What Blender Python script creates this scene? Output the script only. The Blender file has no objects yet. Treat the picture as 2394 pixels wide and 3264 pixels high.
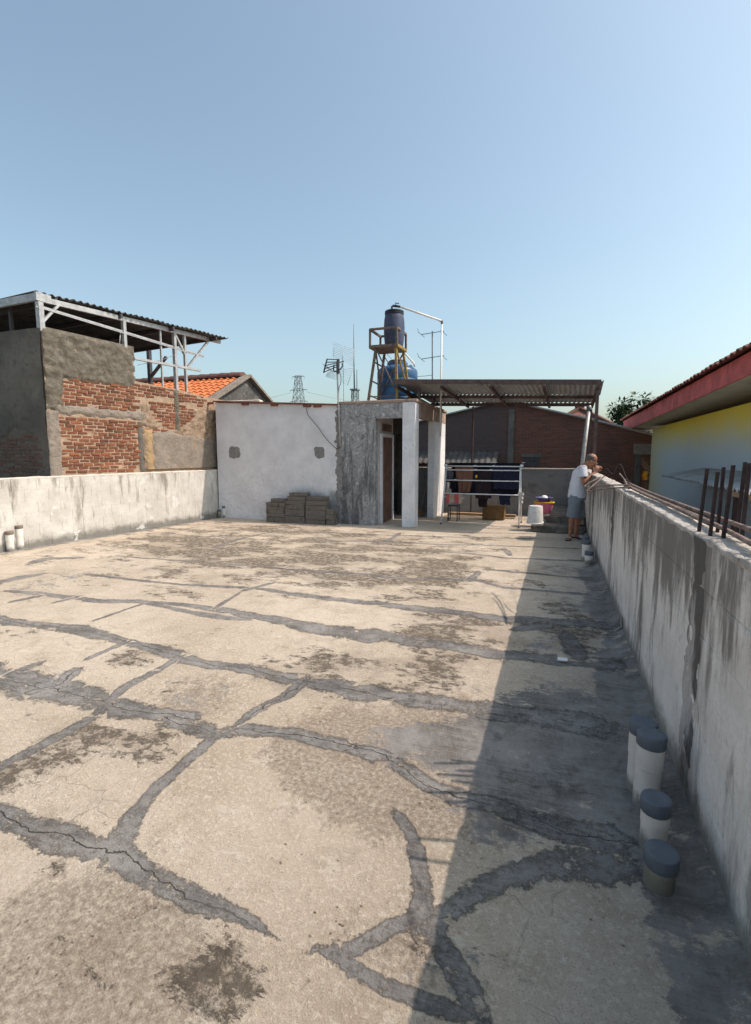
import bpy, bmesh, math, random
import numpy as np
from mathutils import Vector, Matrix, noise
random.seed(7)
SC = bpy.context.scene
COL = SC.collection
R = math.radians

# ------------------------------------------------------------------ camera
F, CX, CY, S = 1575.0, 1197.0, 1632.0, 2394/1652     # photo calibration (S: traced pixel -> photo pixel)
PITCH = math.atan2(CY-1447.0, F)
YAW = math.atan2((1775.0-CX)*math.cos(PITCH)/F, 1.0)
CAM = Vector((0, 0, 1.6))
cf = Vector((-math.sin(YAW)*math.cos(PITCH), math.cos(YAW)*math.cos(PITCH), -math.sin(PITCH)))
cr = Vector((math.cos(YAW), math.sin(YAW), 0))
cu = cr.cross(cf)
cd = bpy.data.cameras.new('camera'); cam = bpy.data.objects.new('camera', cd); COL.objects.link(cam)
cam.matrix_world = Matrix(((cr.x, cu.x, -cf.x, 0), (cr.y, cu.y, -cf.y, 0), (cr.z, cu.z, -cf.z, 1.6), (0, 0, 0, 1)))
cd.sensor_fit = 'VERTICAL'; cd.sensor_height = 36.0; cd.sensor_width = 36.0
cd.lens = F/3264*36.0; cd.clip_start = 0.02; cd.clip_end = 6000
SC.camera = cam
# ------------------------------------------------------------------ light
SUNV = Vector((0.77, 0.19, 1.0)).normalized()          # towards the sun
w = bpy.data.worlds.new('World'); SC.world = w; w.use_nodes = True
wn = w.node_tree; bg = wn.nodes['Background']
sky = wn.nodes.new('ShaderNodeTexSky'); sky.sky_type = 'NISHITA'; sky.sun_disc = False
sky.sun_elevation = math.asin(SUNV.z); sky.sun_rotation = math.atan2(SUNV.x, SUNV.y)
sky.altitude = 0; sky.air_density = 1.15; sky.dust_density = 3.2; sky.ozone_density = 1.5
tint = wn.nodes.new('ShaderNodeMix'); tint.data_type = 'RGBA'; tint.blend_type = 'MULTIPLY'; tint.inputs[0].default_value = 1.0
tint.inputs[7].default_value = (0.96, 1.035, 0.98, 1)         # tropical, slightly cyan air
hs = wn.nodes.new('ShaderNodeHueSaturation'); hs.inputs['Saturation'].default_value = 0.86; wn.links.new(sky.outputs[0], hs.inputs['Color'])
wn.links.new(hs.outputs[0], tint.inputs[6]); wn.links.new(tint.outputs[2], bg.inputs[0]); bg.inputs[1].default_value = 0.15
sd = bpy.data.lights.new('sun', 'SUN'); sd.energy = 3.25; sd.angle = R(0.5); sd.color = (1.0, 0.86, 0.75)
so = bpy.data.objects.new('sun', sd); COL.objects.link(so)
so.rotation_euler = SUNV.to_track_quat('Z', 'Y').to_euler(); so.location = (20, 5, 30)
SC.view_settings.view_transform = 'Standard'; SC.view_settings.look = 'None'
SC.view_settings.exposure = 0.45; SC.view_settings.gamma = 1.0

# ------------------------------------------------------------------ pixel -> point (distance from the surface touched)
def ray(x, y):
    return cf + cr*((x*S-CX)/F) + cu*(-(y*S-CY)/F)
def FL(x, y, z=0.0):
    r = ray(x, y); return CAM + r*((z-CAM.z)/r.z)
def ONX(x, y, X):
    r = ray(x, y); return CAM + r*(X/r.x)
def ONY(x, y, Y):
    r = ray(x, y); return CAM + r*(Y/r.y)
def ONP(x, y, P, n):
    r = ray(x, y); return CAM + r*((Vector(P)-CAM).dot(n)/r.dot(n))

# ------------------------------------------------------------------ material helper
class NB:
    def __init__(s, name):
        s.m = bpy.data.materials.new(name); s.m.use_nodes = True
        s.t = s.m.node_tree; s.b = s.t.nodes['Principled BSDF']; s._pos = None
    def n(s, k, **kw):
        x = s.t.nodes.new(k)
        for a, v in kw.items(): setattr(x, a, v)
        return x
    def l(s, a, b): s.t.links.new(a, b)
    def put(s, inp, v):
        if isinstance(v, bpy.types.NodeSocket): s.l(v, inp)
        else:
            if isinstance(v, tuple) and len(v) == 3 and inp.type == 'RGBA': v = v+(1,)
            inp.default_value = v
    @property
    def pos(s):
        if s._pos is None: s._pos = s.n('ShaderNodeNewGeometry').outputs['Position']
        return s._pos
    def rnd(s): return s.n('ShaderNodeObjectInfo').outputs['Random']
    def attr(s, name): 
        a = s.n('ShaderNodeAttribute'); a.attribute_name = name; return a.outputs['Fac']
    def mapp(s, scale=(1, 1, 1), rot=(0, 0, 0), vec=None):
        m = s.n('ShaderNodeMapping'); s.put(m.inputs['Vector'], vec or s.pos)
        m.inputs['Scale'].default_value = scale; m.inputs['Rotation'].default_value = rot
        return m.outputs[0]
    def noise(s, scale, detail=5, rough=0.55, vec=None, dist=0.0, col=False):
        x = s.n('ShaderNodeTexNoise'); s.put(x.inputs['Vector'], vec or s.pos)
        x.inputs['Scale'].default_value = scale; x.inputs['Detail'].default_value = detail
        x.inputs['Roughness'].default_value = rough; x.inputs['Distortion'].default_value = dist
        return x.outputs['Color' if col else 'Fac']
    def vor(s, scale, feature='F1', vec=None, out='Distance', rnd=1.0):
        x = s.n('ShaderNodeTexVoronoi', feature=feature); s.put(x.inputs['Vector'], vec or s.pos)
        x.inputs['Scale'].default_value = scale; x.inputs['Randomness'].default_value = rnd
        return x.outputs[out]
    def math(s, op, a, b=0.0, c=0.0):
        x = s.n('ShaderNodeMath', operation=op)
        s.put(x.inputs[0], a); s.put(x.inputs[1], b); s.put(x.inputs[2], c)
        return x.outputs[0]
    def step(s, v, lo, hi, a=0.0, b=1.0):
        x = s.n('ShaderNodeMapRange', interpolation_type='SMOOTHSTEP')
        s.put(x.inputs['Value'], v); s.put(x.inputs['From Min'], lo); s.put(x.inputs['From Max'], hi)
        s.put(x.inputs['To Min'], a); s.put(x.inputs['To Max'], b)
        return x.outputs[0]
    def mix(s, f, a, b, mode='MIX'):
        x = s.n('ShaderNodeMix', data_type='RGBA', blend_type=mode)
        s.put(x.inputs[0], f); s.put(x.inputs[6], a); s.put(x.inputs[7], b)
        return x.outputs[2]
    def warp(s, vec, scale, amt):
        c = s.noise(scale, 3, 0.5, vec, col=True)
        v = s.n('ShaderNodeVectorMath', operation='MULTIPLY_ADD')
        s.l(c, v.inputs[0]); v.inputs[1].default_value = (amt,)*3; s.put(v.inputs[2], vec)
        return v.outputs[0]
    def sep(s, v=None):
        x = s.n('ShaderNodeSeparateXYZ'); s.put(x.inputs[0], v or s.pos); return x.outputs
    def bump(s, h, dist=0.01, st=1.0, prev=None):
        x = s.n('ShaderNodeBump'); s.put(x.inputs['Height'], h)
        x.inputs['Distance'].default_value = dist; x.inputs['Strength'].default_value = st
        if prev is not None: s.l(prev, x.inputs['Normal'])
        return x.outputs[0]
    def done(s, col, rough=0.85, normal=None, metal=0.0, spec=0.3, **kw):
        s.put(s.b.inputs['Base Color'], col); s.put(s.b.inputs['Roughness'], rough)
        s.put(s.b.inputs['Metallic'], metal); s.b.inputs['Specular IOR Level'].default_value = spec
        if normal is not None: s.l(normal, s.b.inputs['Normal'])
        return s.m

def plain(name, col, rough=0.6, var=0.25, scale=8, metal=0.0, spec=0.3, bump=0.002, dirt=None, dirt_amt=0.5, dscale=6):
    q = NB(name)
    n = q.noise(scale, 6, 0.65)
    c = q.mix(q.step(n, 0.3, 0.7), tuple(v*(1-var) for v in col), tuple(min(1, v*(1+var)) for v in col))
    if dirt:
        d = q.noise(dscale, 8, 0.7)
        c = q.mix(q.step(d, 0.62-0.25*dirt_amt, 0.78-0.2*dirt_amt), c, dirt)
    return q.done(c, rough, q.bump(q.noise(scale*6, 5, 0.6), bump), metal, spec)

# ------------------------------------------------------------------ mesh helpers
def tag(o, label=None, cat=None, group=None, kind=None):
    if label: o['label'] = label
    if cat: o['category'] = cat
    if group: o['group'] = group
    if kind: o['kind'] = kind
    return o
def link(name, me, mat=None, parent=None, smooth=False):
    if mat is not None and not me.materials: me.materials.append(mat)
    if smooth:
        for p in me.polygons: p.use_smooth = True
    o = bpy.data.objects.new(name, me); COL.objects.link(o)
    if parent is not None:
        o.parent = parent; o.matrix_parent_inverse = parent.matrix_basis.inverted()
    return o
def obj(name, bm, mat=None, parent=None, smooth=False):
    me = bpy.data.meshes.new(name); bm.normal_update(); bm.to_mesh(me); bm.free()
    return link(name, me, mat, parent, smooth)
def empty(name, loc=(0, 0, 0)):
    o = bpy.data.objects.new(name, None); COL.objects.link(o); o.location = loc; o.empty_display_size = 0.1
    return o
def copy_tree(o, parent=None, delta=None):
    c = o.copy(); COL.objects.link(c)
    if parent is not None: c.parent = parent
    if delta is not None: c.location = Vector(o.location)+Vector(delta)
    for ch in [k for k in o.children]: copy_tree(ch, c)
    return c
def bm_box(bm, x0, x1, y0, y1, z0, z1, bevel=0.0, jit=0.0):
    vs = [bm.verts.new((x, y, z)) for x in (x0, x1) for y in (y0, y1) for z in (z0, z1)]
    if jit:
        for v in vs: v.co += Vector((random.uniform(-jit, jit), random.uniform(-jit, jit), random.uniform(-jit, jit)))
    fs = [bm.faces.new([vs[i] for i in q]) for q in ((0, 1, 3, 2), (4, 6, 7, 5), (0, 4, 5, 1), (2, 3, 7, 6), (0, 2, 6, 4), (1, 5, 7, 3))]
    if bevel:
        es = list({e for f in fs for e in f.edges})
        bmesh.ops.bevel(bm, geom=es, offset=bevel, segments=1, affect='EDGES', profile=0.5)
def box(name, x0, x1, y0, y1, z0, z1, mat, parent=None, bevel=0.004, jit=0.0):
    bm = bmesh.new(); bm_box(bm, x0, x1, y0, y1, z0, z1, bevel, jit)
    return obj(name, bm, mat, parent)
def frame_from(d):
    d = d.normalized(); up = Vector((0, 0, 1)) if abs(d.z) < 0.95 else Vector((1, 0, 0))
    a = d.cross(up).normalized(); b = a.cross(d).normalized()
    return a, b
def bm_bar(bm, p, q, wa, wb=None, roll=None):
    """square-section bar from p to q"""
    p, q = Vector(p), Vector(q); wb = wb or wa
    a, b = frame_from(q-p)
    if roll is not None:
        a = Vector(roll).normalized(); b = (q-p).normalized().cross(a).normalized()
    r0 = [bm.verts.new(p+a*sx*wa/2+b*sy*wb/2) for sx, sy in ((-1, -1), (1, -1), (1, 1), (-1, 1))]
    r1 = [bm.verts.new(q+a*sx*wa/2+b*sy*wb/2) for sx, sy in ((-1, -1), (1, -1), (1, 1), (-1, 1))]
    bm.faces.new(r0[::-1]); bm.faces.new(r1)
    for i in range(4): bm.faces.new((r0[i], r0[(i+1) % 4], r1[(i+1) % 4], r1[i]))
def bar(name, p, q, wa, mat, parent=None, wb=None, roll=None):
    bm = bmesh.new(); bm_bar(bm, p, q, wa, wb, roll); return obj(name, bm, mat, parent)
def bm_tube(bm, pts, r, seg=8, cap=True):
    pts = [Vector(p) for p in pts]; rs = r if isinstance(r, (list, tuple)) else [r]*len(pts)
    rings = []; a0 = None
    for i, p in enumerate(pts):
        d = (pts[min(i+1, len(pts)-1)]-pts[max(i-1, 0)])
        if a0 is None: a, b = frame_from(d)
        else:
            dn = d.normalized(); a = (a0-dn*a0.dot(dn))
            a = a.normalized() if a.length > 1e-6 else frame_from(d)[0]; b = a.cross(dn)
        a0 = a
        rings.append([bm.verts.new(p+(a*math.cos(t)+b*math.sin(t))*rs[i]) for t in [2*math.pi*k/seg for k in range(seg)]])
    for i in range(len(rings)-1):
        for k in range(seg): bm.faces.new((rings[i][k], rings[i][(k+1) % seg], rings[i+1][(k+1) % seg], rings[i+1][k]))
    if cap:
        bm.faces.new(rings[0][::-1]); bm.faces.new(rings[-1])
def tube(name, pts, r, mat, parent=None, seg=8, smooth=True):
    bm = bmesh.new(); bm_tube(bm, pts, r, seg); return obj(name, bm, mat, parent, smooth)
def smooth_pts(pts, n=6):
    pts = [Vector(p) for p in pts]; out = []
    for i in range(len(pts)-1):
        p0, p1, p2, p3 = pts[max(i-1, 0)], pts[i], pts[i+1], pts[min(i+2, len(pts)-1)]
        for k in range(n):
            t = k/n
            out.append(0.5*((2*p1)+(p2-p0)*t+(2*p0-5*p1+4*p2-p3)*t*t+(3*p1-p0-3*p2+p3)*t**3))
    out.append(pts[-1]); return out
def lathe(name, prof, loc, mat, parent=None, seg=28, smooth=True, cap=True):
    bm = bmesh.new(); L = Vector(loc); rings = []
    for r, z in prof:
        rings.append([bm.verts.new(L+Vector((r*math.cos(2*math.pi*k/seg), r*math.sin(2*math.pi*k/seg), z))) for k in range(seg)])
    for i in range(len(rings)-1):
        for k in range(seg): bm.faces.new((rings[i][k], rings[i][(k+1) % seg], rings[i+1][(k+1) % seg], rings[i+1][k]))
    if cap:
        bm.faces.new(rings[0][::-1]); bm.faces.new(rings[-1])
    o = obj(name, bm, mat, parent, smooth)
    if smooth: o.data.set_sharp_from_angle(angle=R(38))
    return o
def sheet(name, fn, nu, nv, mat, parent=None, smooth=True):
    bm = bmesh.new(); g = [[bm.verts.new(fn(i/nu, j/nv)) for j in range(nv+1)] for i in range(nu+1)]
    for i in range(nu):
        for j in range(nv): bm.faces.new((g[i][j], g[i+1][j], g[i+1][j+1], g[i][j+1]))
    return obj(name, bm, mat, parent, smooth)
def corrugated(name, P, U, V, mat, parent=None, pitch=0.076, amp=0.009, thick=0.0012):
    """ribbed sheet: origin P, ribs repeat along U, run along V"""
    P, U, V = Vector(P), Vector(U), Vector(V); n = U.cross(V).normalized()
    nu = max(6, int(U.length/pitch*6)); bm = bmesh.new(); rows = []
    for off in (0, -thick):
        row = []
        for i in range(nu+1):
            t = i/nu; h = amp*math.sin(2*math.pi*t*U.length/pitch)+off
            row.append([bm.verts.new(P+U*t+V*s+n*h) for s in (0, 0.5, 1)])
        rows.append(row)
    for r, fl in ((rows[0], False), (rows[1], True)):
        for i in range(nu):
            for j in range(2):
                q = (r[i][j], r[i+1][j], r[i+1][j+1], r[i][j+1])
                bm.faces.new(q[::-1] if fl else q)
    for i in range(nu):
        for j in (0, 2): bm.faces.new((rows[0][i][j], rows[0][i+1][j], rows[1][i+1][j], rows[1][i][j]))
    return obj(name, bm, mat, parent)
def panel(name, O, U, V, n, sdf, mat, parent=None, res=0.05, thick=0.02, rough=0.01, nscale=6, edge=0.05):
    """skin of plaster on a wall; sdf(u,v) > 0 inside (metres); dips into the wall at its ragged edge"""
    O, U, V, n = Vector(O), Vector(U), Vector(V), Vector(n)
    nu, nv = max(2, int(U.length/res)), max(2, int(V.length/res))
    bm = bmesh.new(); g = {}; sd = {}
    for i in range(nu+1):
        for j in range(nv+1):
            u, v = i/nu*U.length, j/nv*V.length; sd[i, j] = sdf(u, v)
    for i in range(nu):
        for j in range(nv):
            if max(sd[i, j], sd[i+1, j], sd[i, j+1], sd[i+1, j+1]) < -0.01: continue
            q = []
            for a, b in ((i, j), (i+1, j), (i+1, j+1), (i, j+1)):
                if (a, b) not in g:
                    p = O+U*(a/nu)+V*(b/nv)
                    h = thick+rough*noise.fractal(p*nscale, 1.0, 2.0, 4)
                    k = max(0.0, min(1.0, sd[a, b]/edge)); k = k*k*(3-2*k)
                    g[a, b] = bm.verts.new(p+n*(h*k-0.006*(1-k)))
                q.append(g[a, b])
            bm.faces.new(q)
    return obj(name, bm, mat, parent, True)
def rag(u, v, a=0.05, s=5, seed=0):
    return a*noise.fractal(Vector((u*s+seed*7.1, v*s-seed*3.3, seed*1.7)), 1.0, 2.0, 5)

# ================================================================== MATERIALS
def mat_floor():
    q = NB('weathered_concrete_screed'); P = q.pos
    big = q.noise(0.6, 5, 0.6); mid = q.noise(3.2, 9, 0.72); fine = q.noise(42, 7, 0.75); vf = q.noise(170, 3, 0.7)
    c = q.mix(q.step(big, 0.36, 0.64), (0.465, 0.382, 0.298), (0.60, 0.508, 0.41))
    c = q.mix(q.step(mid, 0.45, 0.68, 0, 0.75), c, (0.40, 0.325, 0.24))
    c = q.mix(q.step(q.noise(11, 8, 0.75), 0.50, 0.68, 0, 0.45), c, (0.35, 0.285, 0.215))
    c = q.mix(q.step(fine, 0.50, 0.62, 0, 0.55), c, (0.72, 0.645, 0.53))
    c = q.mix(q.step(vf, 0.54, 0.66, 0, 0.6), c, (0.24, 0.195, 0.15))
    gr = q.noise(75, 6, 0.8)
    c = q.mix(q.step(gr, 0.40, 0.30, 0, 0.55), c, (0.17, 0.135, 0.10))
    # pits and specks
    sp = q.vor(22, vec=q.warp(P, 9, 0.06))
    c = q.mix(q.math('MULTIPLY', q.step(sp, 0.17, 0.07), q.step(q.noise(1.7, 5), 0.50, 0.60)), c, (0.13, 0.105, 0.08))
    # hairline map cracking
    ck = q.vor(3.0, 'DISTANCE_TO_EDGE', q.warp(q.warp(P, 2.2, 0.4), 11, 0.07))
    ckm = q.math('MULTIPLY', q.step(ck, 0.012, 0.003), q.step(q.noise(1.1, 5), 0.50, 0.60))
    c = q.mix(q.math('MULTIPLY', ckm, 0.5), c, (0.17, 0.14, 0.11))
    # pale flakes of skin coat
    fl = q.step(q.noise(6, 10, 0.74, q.mapp((0.8, 1.4, 1))), 0.585, 0.615)
    c = q.mix(q.math('MULTIPLY', fl, 0.38), c, (0.68, 0.62, 0.53))
    # brown scuffs
    bn = q.math('ADD', q.noise(6, 10, 0.78, q.mapp((1.6, 1.0, 1), (0, 0, 0.35))), q.math('MULTIPLY', q.attr('brown'), 0.32))
    br = q.math('MULTIPLY', q.step(bn, 0.60, 0.74), q.step(fine, 0.30, 0.62, 1.0, 0.35))
    c = q.mix(q.math('MULTIPLY', br, 0.85), c, q.mix(fine, (0.12, 0.095, 0.075), (0.26, 0.20, 0.15)))
    # dark lichen crusts, broken and speckled
    lw_ = q.math('MULTIPLY', q.attr('lichen'), q.step(q.noise(1.5, 4, 0.6, q.mapp((0.7, 1.3, 1))), 0.34, 0.62, 0.25, 1.15))
    ln = q.math('ADD', q.noise(2.4, 14, 0.84, q.warp(q.mapp((0.75, 1.35, 1)), 5, 0.12)), q.math('MULTIPLY', lw_, 0.135))
    lm = q.math('MULTIPLY', q.step(ln, 0.605, 0.64), q.step(q.noise(13, 10, 0.85), 0.44, 0.53, 0.12, 1.0))
    c = q.mix(q.math('MULTIPLY', lm, 0.9), c, q.mix(q.noise(16, 4), (0.05, 0.04, 0.031), (0.12, 0.096, 0.072)))
    hz = q.math('MULTIPLY', q.step(q.math('ADD', q.noise(2.2, 9, 0.75), q.math('MULTIPLY', q.attr('lichen'), 0.12)), 0.55, 0.72), q.step(fine, 0.3, 0.7))
    c = q.mix(q.math('MULTIPLY', hz, 0.65), c, (0.21, 0.17, 0.13))
    # grey slurry smears and repair strips
    sealc = q.mix(q.step(q.noise(2.6, 8, 0.7), 0.36, 0.64), (0.125, 0.12, 0.118), (0.31, 0.293, 0.28))
    sealc = q.mix(q.step(fine, 0.48, 0.62, 0, 0.5), sealc, (0.29, 0.275, 0.255))
    sealc = q.mix(q.step(q.noise(9, 7, 0.75), 0.52, 0.68, 0, 0.65), sealc, (0.075, 0.072, 0.072))
    tr = q.noise(1.0, 7, 0.7, q.warp(q.mapp((3.5, 38, 1), (0, 0, 0.2)), 1.5, 0.8))                # trowel drag
    sealc = q.mix(q.step(tr, 0.48, 0.66, 0, 0.55), sealc, (0.34, 0.315, 0.29))
    sealc = q.mix(q.step(q.noise(3.3, 9, 0.78), 0.53, 0.62, 0, 0.5), sealc, (0.14, 0.115, 0.095))
    g = q.step(q.math('ADD', q.noise(5, 12, 0.8, q.mapp((1, 1.5, 1))), q.math('MULTIPLY', q.attr('grey'), 0.19)), 0.63, 0.70)
    c = q.mix(q.math('MULTIPLY', g, 0.9), c, sealc)
    e = q.math('ADD', q.attr('seam'), q.math('MULTIPLY', q.math('SUBTRACT', q.noise(4.5, 14, 0.88), 0.5), 2.2))
    e = q.math('ADD', e, q.math('MULTIPLY', q.math('SUBTRACT', fine, 0.5), 0.9))
    sm = q.math('MULTIPLY', q.step(e, 0.36, 0.50), q.step(q.attr('seam'), 0.0, 0.12))
    worn = q.step(q.noise(4.5, 10, 0.78, q.mapp((1.0, 1.6, 1))), 0.555, 0.60)
    sm = q.math('MULTIPLY', sm, q.step(q.noise(16, 12, 0.84), 0.36, 0.47, 0.35, 1.0))
    sm = q.math('MULTIPLY', sm, q.math('SUBTRACT', 0.96, q.math('MULTIPLY', worn, 0.72)))
    c = q.mix(sm, c, sealc)
    # the crack along the strip
    wob = q.math('ADD', q.math('MULTIPLY', q.math('SUBTRACT', q.noise(4, 3, 0.6), 0.5), 0.14), q.math('MULTIPLY', q.math('SUBTRACT', q.noise(24, 4, 0.7), 0.5), 0.03))
    ua = q.math('ABSOLUTE', q.math('ADD', q.attr('across'), wob))
    cm = q.math('MULTIPLY', q.math('MULTIPLY', q.step(ua, 0.0038, 0.0008), q.attr('crack')), q.step(q.noise(1.3, 4), 0.40, 0.55, 0.25, 1.0))
    c = q.mix(q.math('MULTIPLY', cm, 0.85), c, (0.04, 0.036, 0.032))
    h = q.math('ADD', q.math('MULTIPLY', fine, 0.5), q.math('MULTIPLY', mid, 0.8))
    h = q.math('ADD', h, q.math('MULTIPLY', sm, 0.3)); h = q.math('ADD', h, q.math('MULTIPLY', q.math('MULTIPLY', tr, sm), 0.4)); h = q.math('SUBTRACT', h, q.math('MULTIPLY', cm, 0.6))
    h = q.math('ADD', h, q.math('MULTIPLY', vf, 0.25)); h = q.math('ADD', h, q.math('MULTIPLY', lm, 0.12))
    return q.done(c, 0.93, q.bump(q.math('ADD', h, q.math('MULTIPLY', gr, 0.45)), 0.022, 1.0), spec=0.2)

def mat_parapet(name, ca, cb, stain, amt, top_dark=0.0, ztop=1.24, spots=None):
    q = NB(name); P = q.pos
    n = q.noise(3, 7, 0.65); fine = q.noise(45, 5, 0.7)
    c = q.mix(q.step(n, 0.3, 0.7), ca, cb)
    c = q.mix(q.step(fine, 0.4, 0.7, 0, 0.3), c, tuple(v*0.7 for v in ca))
    st = q.noise(1.0, 8, 0.68, q.warp(q.mapp((5.5, 5.5, 1.1)), 1.6, 0.6))
    z = q.sep()[2]
    topf = q.step(z, ztop-0.75, ztop, 0, top_dark)
    k = q.step(q.math('ADD', q.math('ADD', st, q.math('MULTIPLY', q.noise(1.3, 5), 0.25)), q.math('MULTIPLY', topf, 0.20)), 0.74-amt*0.12, 0.92-amt*0.12)
    c = q.mix(q.math('MULTIPLY', k, 0.85), c, stain)
    fs = q.step(q.noise(1.0, 9, 0.75, q.warp(q.mapp((18, 18, 1.6)), 3, 0.5)), 0.56, 0.74)
    c = q.mix(q.math('MULTIPLY', fs, 0.35*amt), c, tuple(v*0.6 for v in stain))
    blot = q.step(q.noise(4.5, 9, 0.72), 0.60, 0.70)
    c = q.mix(q.math('MULTIPLY', blot, 0.45), c, tuple(v*1.5 for v in stain))
    # damp foot
    ft = q.step(q.math('ADD', z, q.math('MULTIPLY', q.noise(5, 6, 0.7), -0.28)), 0.06, -0.08)
    c = q.mix(q.math('MULTIPLY', ft, 0.85), c, (0.15, 0.145, 0.13))
    if spots:
        s = q.step(q.noise(2.6, 6, 0.6), 0.62, 0.66); c = q.mix(q.math('MULTIPLY', s, 0.7), c, spots)
    h = q.math('ADD', q.math('MULTIPLY', n, 0.7), q.math('MULTIPLY', fine, 0.25))
    return q.done(c, 0.92, q.bump(h, 0.015, 0.8), spec=0.2)

def mat_brick(name, a, b, dark):
    q = NB(name); r = q.rnd(); n = q.noise(14, 6, 0.7)
    c = q.mix(r, a, b)
    c = q.mix(q.step(n, 0.45, 0.75, 0, 0.75), c, dark)
    c = q.mix(q.step(q.noise(1.4, 5, 0.65), 0.55, 0.75, 0, 0.6), c, dark)
    c = q.mix(q.step(q.noise(26, 6, 0.7), 0.62, 0.72, 0, 0.6), c, (0.46, 0.36, 0.27))
    return q.done(c, 0.9, q.bump(n, 0.012, 0.9), spec=0.2)

def mat_whitewall():
    q = NB('whitewashed_render'); P = q.pos
    n = q.noise(2.2, 7, 0.65); z = q.sep()[2]
    c = q.mix(q.step(n, 0.3, 0.72), (0.60, 0.595, 0.615), (0.74, 0.735, 0.755))
    ck = q.vor(5.5, 'DISTANCE_TO_EDGE', q.warp(P, 6, 0.2))
    low = q.step(q.math('ADD', z, q.math('MULTIPLY', q.noise(1.2, 4), 1.6)), 2.6, 1.2)
    c = q.mix(q.math('MULTIPLY', q.step(ck, 0.03, 0.005), q.math('MULTIPLY', low, 0.45)), c, (0.30, 0.30, 0.31))
    c = q.mix(q.step(q.noise(1.0, 8, 0.7, q.mapp((5, 5, 0.6))), 0.60, 0.80, 0, 0.35), c, (0.42, 0.42, 0.42))
    c = q.mix(q.math('MULTIPLY', low, q.step(q.noise(9, 8, 0.72), 0.55, 0.7, 0, 0.4)), c, (0.45, 0.44, 0.43))
    # darker towards the foot, near the block stack
    x = q.sep()[0]
    dm = q.math('MULTIPLY', q.step(q.math('ADD', z, q.math('MULTIPLY', q.noise(2.5, 7, 0.7), -0.9)), 0.45, 0.05), q.step(x, -6.3, -5.2))
    c = q.mix(q.math('MULTIPLY', dm, 0.75), c, (0.13, 0.13, 0.125))
    return q.done(c, 0.9, q.bump(q.math('ADD', n, q.math('MULTIPLY', q.noise(40, 5, 0.7), 0.3)), 0.01, 0.7), spec=0.2)

def mat_peel():
    q = NB('peeling_mouldy_paint'); P = q.pos
    v = q.vor(8, 'DISTANCE_TO_EDGE', q.warp(q.warp(q.mapp((1, 1, 0.7)), 3.5, 0.35), 14, 0.06)); z = q.sep()[2]
    fk = q.noise(9, 10, 0.75, q.warp(P, 5, 0.2))
    flake = q.step(fk, 0.47, 0.52)                                  # where the skin of paint has come off
    crk = q.math('MULTIPLY', q.step(v, 0.05, 0.008), q.step(q.noise(3, 4), 0.35, 0.6))
    base = q.mix(q.noise(14, 6), (0.23, 0.225, 0.22), (0.34, 0.335, 0.33))
    paint = q.mix(q.noise(8, 6), (0.43, 0.43, 0.445), (0.56, 0.56, 0.575))
    c = q.mix(q.math('MULTIPLY', flake, 0.75), paint, base)
    c = q.mix(q.math('MULTIPLY', crk, 0.7), c, (0.13, 0.13, 0.13))
    m = q.noise(1.0, 10, 0.74, q.warp(q.mapp((4.2, 4.2, 0.55)), 2, 0.3))
    mk = q.step(q.math('ADD', m, q.step(z, 2.4, 0.1, 0.0, 0.10)), 0.525, 0.655)
    c = q.mix(q.math('MULTIPLY', mk, q.step(fk, 0.35, 0.6, 0.95, 0.6)), c, q.mix(q.noise(30, 5), (0.045, 0.045, 0.048), (0.12, 0.12, 0.125)))
    h = q.math('ADD', q.math('MULTIPLY', q.step(fk, 0.40, 0.55), -0.6), q.math('MULTIPLY', crk, -0.5))
    return q.done(c, 0.88, q.bump(q.math('ADD', h, q.math('MULTIPLY', q.noise(30, 5), 0.4)), 0.025, 0.9), spec=0.25)

def mat_rough_plaster(name, a, b, d, sc=5):
    q = NB(name); n = q.noise(sc, 9, 0.72); m = q.noise(sc*5, 6, 0.7)
    c = q.mix(q.step(n, 0.32, 0.68), a, b)
    c = q.mix(q.step(m, 0.5, 0.72, 0, 0.6), c, d)
    return q.done(c, 0.95, q.bump(q.math('ADD', n, q.math('MULTIPLY', m, 0.6)), 0.04, 1.0), spec=0.15)

def mat_corr(name, a, b, rust, ramt=0.4, metal=0.3, rough=0.55):
    q = NB(name); n = q.noise(1.8, 8, 0.7, q.mapp((2, 0.6, 1)))
    c = q.mix(q.step(q.noise(3, 5), 0.3, 0.7), a, b)
    c = q.mix(q.step(n, 0.68-ramt*0.25, 0.80-ramt*0.2), c, rust)
    return q.done(c, rough, q.bump(q.noise(30, 5), 0.003), metal, 0.4)

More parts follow.
